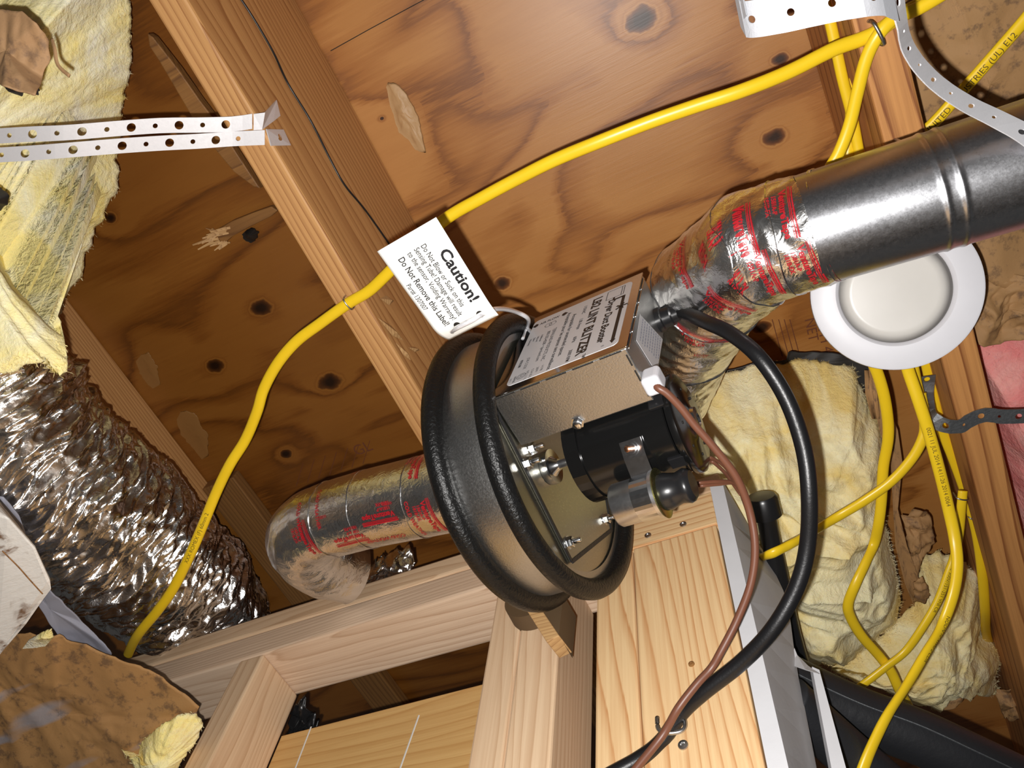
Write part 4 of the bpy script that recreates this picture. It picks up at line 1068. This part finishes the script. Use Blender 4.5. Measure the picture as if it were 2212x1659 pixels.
q3 = [(2003,812,.84),(1999,845,.84),(2001,878,.815),(2012,905,.795),(2045,920,.788),(2075,921,.788),(2100,905,.790),(2140,895,.790),(2180,900,.790),(2400,890,.790),(2560,900,.790)]
w3 = [(V(p[0]+a,p[1]+c,p[2])-V(p[0]-a,p[1]-c,p[2])) for p, (a, c) in zip(q3, ((14,-2),(14,0),(14,-5),(12,-14),(2,-17),(-6,-17),(-8,-16),(0,-17),(2,-17),(0,-17),(0,-17)))]
strap('hanger_strap', 'dull grey wavy perforated strap crossing the right joist below the light', [V(*p) for p in q3], w3, .0185, .0100, (.0036,0,.0018,0), M['old_strap'])

# ------------------------------------------------------------------ recessed light hanging loose
LC = V(1934,628,.765); LN = (Vector((0,0,CZ))-LC).normalized()
LN = (LN + AX*.16 + AY*-.04).normalized()
lt = empty('recessed_light', LC, 'round white disc light hanging face down beside the right joist', 'light')
b = MB().lathe([(-.012,.060),(-.012,.0785),(-.004,.0805),(0,.0800),(.0012,.078),(.0012,.0560),(-.001,.0535),(-.003,.0525)], LC, LN, 96, cap=False); obj('trim_ring', b, M['white'], lt, 'auto')
b = MB().lathe([(-.0030,.0530),(-.0024,.040),(-.0020,.0005)], LC, LN, 64); obj('diffuser', b, M['lens'], lt, True)
b = MB().lathe([(-.030,.056),(-.012,.060)], LC, LN, 48); obj('housing', b, M['alu'], lt, 'auto')

# ------------------------------------------------------------------ yellow cables
def cable(label, pts, w=.0064, t=.0036, tw=None, text=None):
    cp = spline([V(*p) for p in pts], 9)
    b = MB().tube(cp, w, t, n=14, tw=tw); o_ = obj('electrical_cable', b, M['yellow'], None, True); tag(o_, label, 'cable')
    if text:
        L = [0]
        for i in range(1, len(cp)): L.append(L[-1]+(cp[i]-cp[i-1]).length)
        for s0, tx, size, rev in text:
            q = MB()
            if isinstance(s0, tuple):
                best = None
                for i, p in enumerate(cp):
                    r_ = p-Vector((0,0,CZ)); d_ = r_.dot(AF)
                    e_ = (1106+FPX*r_.dot(AX)/d_-s0[0])**2+(829.5+FPX*r_.dot(AY)/d_-s0[1])**2
                    if d_ > 0 and (best is None or e_ < best[0]): best = (e_, L[i])
                s0 = best[1]
            def f(x, y, s0=s0, rev=rev):
                s = max(0, min(L[-1]-1e-6, s0 + (-x if rev else x))); i = 0
                while L[i+1] < s: i += 1
                fr_ = (s-L[i])/(L[i+1]-L[i]); p = cp[i].lerp(cp[i+1], fr_)
                T_ = (cp[i+1]-cp[i]).normalized(); e1 = T_.cross(Vector((0,0,1))).normalized()
                dn = e1.cross(T_).normalized()
                if dn.z > 0: dn = -dn
                yy = (y-size*.35)*(-1 if rev else 1); yl = max(-.95, min(.95, yy/w))
                return p - e1*yy*(-1 if True else 1) + dn*(t*math.sqrt(1-yl*yl)+.0004)
            put_text(q, tx, size, f); obj('print', q, M['cable_ink'], o_)
    return o_
cable('long yellow cable crossing the whole ceiling and stapled under both joists',
      [(2900,-420,.79),(2500,-240,.79),(2120,-60,.79),(2010,0,.79),(1950,30,.79),(1896,68,.793),(1860,85,.793),(1800,107,.79),(1700,157,.785),(1600,197,.78),(1500,230,.78),(1400,265,.78),(1300,304,.78),(1200,345,.785),(1120,385,.79),(1040,428,.792),(960,475,.793),(880,548,.793),(830,598,.793),(795,630,.793),(750,657,.792),(690,700,.788),(640,738,.785),(600,785,.78),(570,840,.775),(555,890,.77),(530,950,.765),(497,1003,.755),(468,1062,.745),(440,1130,.73),(412,1195,.715),(375,1270,.705),(340,1320,.70),(305,1362,.70),(288,1388,.71),(276,1415,.73)],
      w=.0066, t=.0046, text=[((402,1210),'XXX ROMEX (F) 60mm 2',.0068,True)])
cable('short yellow cable curving down from the right joist staple to behind the duct',
      [(2080,-40,.783),(1990,15,.783),(1935,38,.783),(1900,72,.782),(1872,125,.785),(1852,200,.788),(1835,270,.79),(1812,330,.79),(1785,378,.79),(1760,450,.79)], w=.0060, t=.0042)
cable('thin yellow cable running down the left face of the right joist',
      [(1770,-30,.86),(1790,35,.86),(1805,100,.86),(1820,170,.86),(1838,240,.86),(1850,300,.86),(1860,360,.86),(1870,430,.87)], w=.0055, t=.0036)
cable('second thin yellow cable on the right joist side, lower of the two above the duct',
      [(1836,170,.88),(1838,240,.87),(1836,300,.865),(1832,350,.86),(1828,420,.86)], w=.0058, t=.0036)
cable('yellow cable with black lettering slanting across the brown paper at top right',
      [(2700,-560,.84),(2400,-185,.84),(2280,-40,.84),(2212,45,.84),(2120,150,.84),(2080,195,.84),(2030,252,.84),(1985,298,.84),(1940,350,.84)], w=.0062, t=.0036, text=[((2064,214),'DUSTRIES (UL) E12',.0085,True),((1996,288),'UNITED CO',.0085,True)])
cable('yellow cable lying down the right side of the big yellow batt',
      [(1850,730,.80),(1885,782,.80),(1906,840,.80),(1917,900,.80),(1918,950,.80),(1908,1010,.80),(1904,1080,.795),(1898,1130,.79),(1888,1175,.79),(1868,1220,.77),(1848,1262,.755),(1832,1305,.75),(1838,1335,.75),(1862,1375,.75),(1900,1418,.75),(1925,1452,.745),(1945,1495,.74),(1970,1540,.75)], w=.0064, t=.0042)
cable('yellow cable sweeping from under the light down to the bottom edge, over the black pipes',
      [(1935,740,.785),(1952,770,.78),(1965,810,.775),(1985,868,.765),(2008,940,.755),(2030,1020,.745),(2048,1095,.735),(2062,1160,.72),(2068,1220,.70),(2060,1280,.68),(2035,1350,.66),(2000,1410,.63),(1960,1478,.60),(1920,1540,.57),(1893,1592,.55),(1868,1650,.53),(1845,1720,.51)], w=.0064, t=.0040,
      text=[(.10,'0021 11 JUL 2014 14:11:26 2014 0064',.0062,False),(.32,'NOON 12 AWG 2 CDR',.0062,False)])
cable('yellow cable hugging the dark side of the right joist behind the grey strap',
      [(1990,735,.87),(2003,790,.87),(2018,860,.87),(2030,915,.87),(2058,985,.87),(2085,1060,.87),(2103,1120,.87),(2115,1180,.87),(2123,1250,.87),(2128,1320,.88),(2130,1365,.92),(2140,1400,.98)], w=.0068, t=.0036)
cable('yellow cable hanging in a curve from the right joist leftwards behind the black cord',
      [(1988,850,.80),(1998,915,.79),(1992,950,.785),(1968,993,.78),(1925,1040,.775),(1870,1080,.77),(1800,1122,.765),(1740,1158,.735),(1700,1180,.715),(1657,1200,.71),(1630,1206,.78),(1620,1200,.86)], w=.0062, t=.0042)
cable('yellow cable with print slanting behind the sweeping one down to the black pipes',
      [(2080,1060,.82),(2077,1090,.815),(2072,1150,.81),(2062,1200,.80),(2048,1240,.79),(2025,1300,.775),(1990,1360,.76),(1955,1408,.75),(1915,1440,.74),(1868,1476,.73),(1830,1500,.73)], w=.0056, t=.0036, text=[(.10,'DE 300V/151-251 VNI CR',.006,False)])
cable('short yellow cable under the light between the two long ones at the joist',
      [(1962,735,.81),(1972,790,.81),(1984,850,.81),(1998,890,.815),(2010,925,.83)], w=.0062, t=.0036)

# staples and nail
def staple(label, px, py, h, ang, span=.008, rise=.005, mat='staple', wire=.0010):
    c = V(px, py, h); d = (AX*math.cos(ang)+AY*math.sin(ang)); d = Vector((d.x, d.y, 0)).normalized()
    b = MB().tube(spline([c-d*span+Vector((0,0,.010)), c-d*span, c-d*(span*.7)-Vector((0,0,rise*.6)), c-Vector((0,0,rise*.8)), c+d*(span*.7)-Vector((0,0,rise*.6)), c+d*span, c+d*span+Vector((0,0,.010))], 5), wire, n=8)
    o_ = obj('cable_staple', b, M[mat], None, True); tag(o_, label, 'staple')
staple('wire staple holding the long yellow cable under the left joist', 752, 656, .792, R(60), .0080, .0056)
staple('wire staple holding two yellow cables under the right joist at top right', 1896, 72, .777, R(58), .0115, .0070, wire=.0016)
staple('wire staple over the black cord and brown wire on the yellow board', 1450, 1570, .4475, R(-14), .0115, .0075, wire=.0018)
staple('thin wire staple over the print of the slanting cable at right', 2078, 1076, .815, R(5), .0068, .0045)
staple('thin wire staple pinning the cable along the dark joist side, lower right', 2106, 1122, .868, R(25), .0095, .0050)
b = MB().tube([V(1934,302,.800), V(1952,309,.775)], .0017, n=8); o = obj('nail', b, M['staple'], None, True); tag(o, 'bent nail sticking out of the right joist just above the steel duct', 'nail')

# ------------------------------------------------------------------ black pipes, lower right
def bpipe(label, pts, r, name='insulated_pipe', seam=None):
    cp = spline([V(*p) for p in pts], 12); b = MB().tube(cp, r, n=32); o_ = obj(name, b, M['pipe_foam'], None, True); tag(o_, label, 'pipe')
    if seam is not None:
        q = MB(); ps = []
        for i, p in enumerate(cp):
            T_ = (cp[min(i+1,len(cp)-1)]-cp[max(i-1,0)]).normalized(); tc = (Vector((0,0,CZ))-p).normalized(); tc = (tc-T_*tc.dot(T_)).normalized(); e = T_.cross(tc)
            ps.append(p+(tc*math.cos(seam)+e*math.sin(seam))*(r+.0001))
        q.tube(ps, .0010, .0006, n=6); obj('seam', q, M['old_strap'], o_)
    return o_
bpipe('upper black foam-insulated pipe running to the bottom right corner, seam along it', [(1640,1440,.64),(1760,1500,.63),(1860,1545,.62),(1980,1590,.61),(2100,1645,.60),(2300,1740,.59)], .030, seam=R(-22))
bpipe('lower black foam-insulated pipe beside the drywall edge at the bottom', [(1700,1510,.565),(1800,1600,.555),(1880,1670,.545),(2000,1770,.535)], .025)
b = MB().tube(spline([V(1652,1100,.76), V(1668,1180,.75), V(1690,1280,.735), V(1712,1380,.72), V(1745,1490,.70), V(1790,1640,.67)], 8), .0115, n=20)
o = obj('vent_pipe', b, M['black_plastic'], None, True); tag(o, 'black upright plastic pipe with a rounded end cap behind the drywall edge', 'pipe')
e0, e1 = V(1655,1115,.757), V(1644,1072,.764); d = (e1-e0).normalized()
b = MB().lathe([(0,.0125),(0,.0185),(.022,.0185),(.026,.016),(.027,.004)], e0, d, 28); obj('end_cap', b, M['black_plastic'], o, 'auto')

# repeats of one kind carry one group name
GR = {'electrical_cable': 'yellow electrical cables', 'hanger_strap': 'perforated hanger straps', 'cable_staple': 'wire staples on the cables', 'floor_joist': 'floor joists overhead',
      'insulation_batt': 'fibreglass batts', 'insulation_scrap': 'torn fibreglass scraps', 'kraft_paper': 'brown paper facings', 'kraft_scrap': 'brown paper scraps', 'kraft_flange': 'brown paper flanges',
      'glue_smear': 'dried glue smears', 'dark_flake': 'dark scraps on the yellow batt', 'insulated_pipe': 'black insulated pipes', 'black_plastic_scrap': 'dark crumpled scraps'}
for o in C.objects:
    k = o.name.split('.')[0]
    if k in GR and o.parent is None: o['group'] = GR[k]
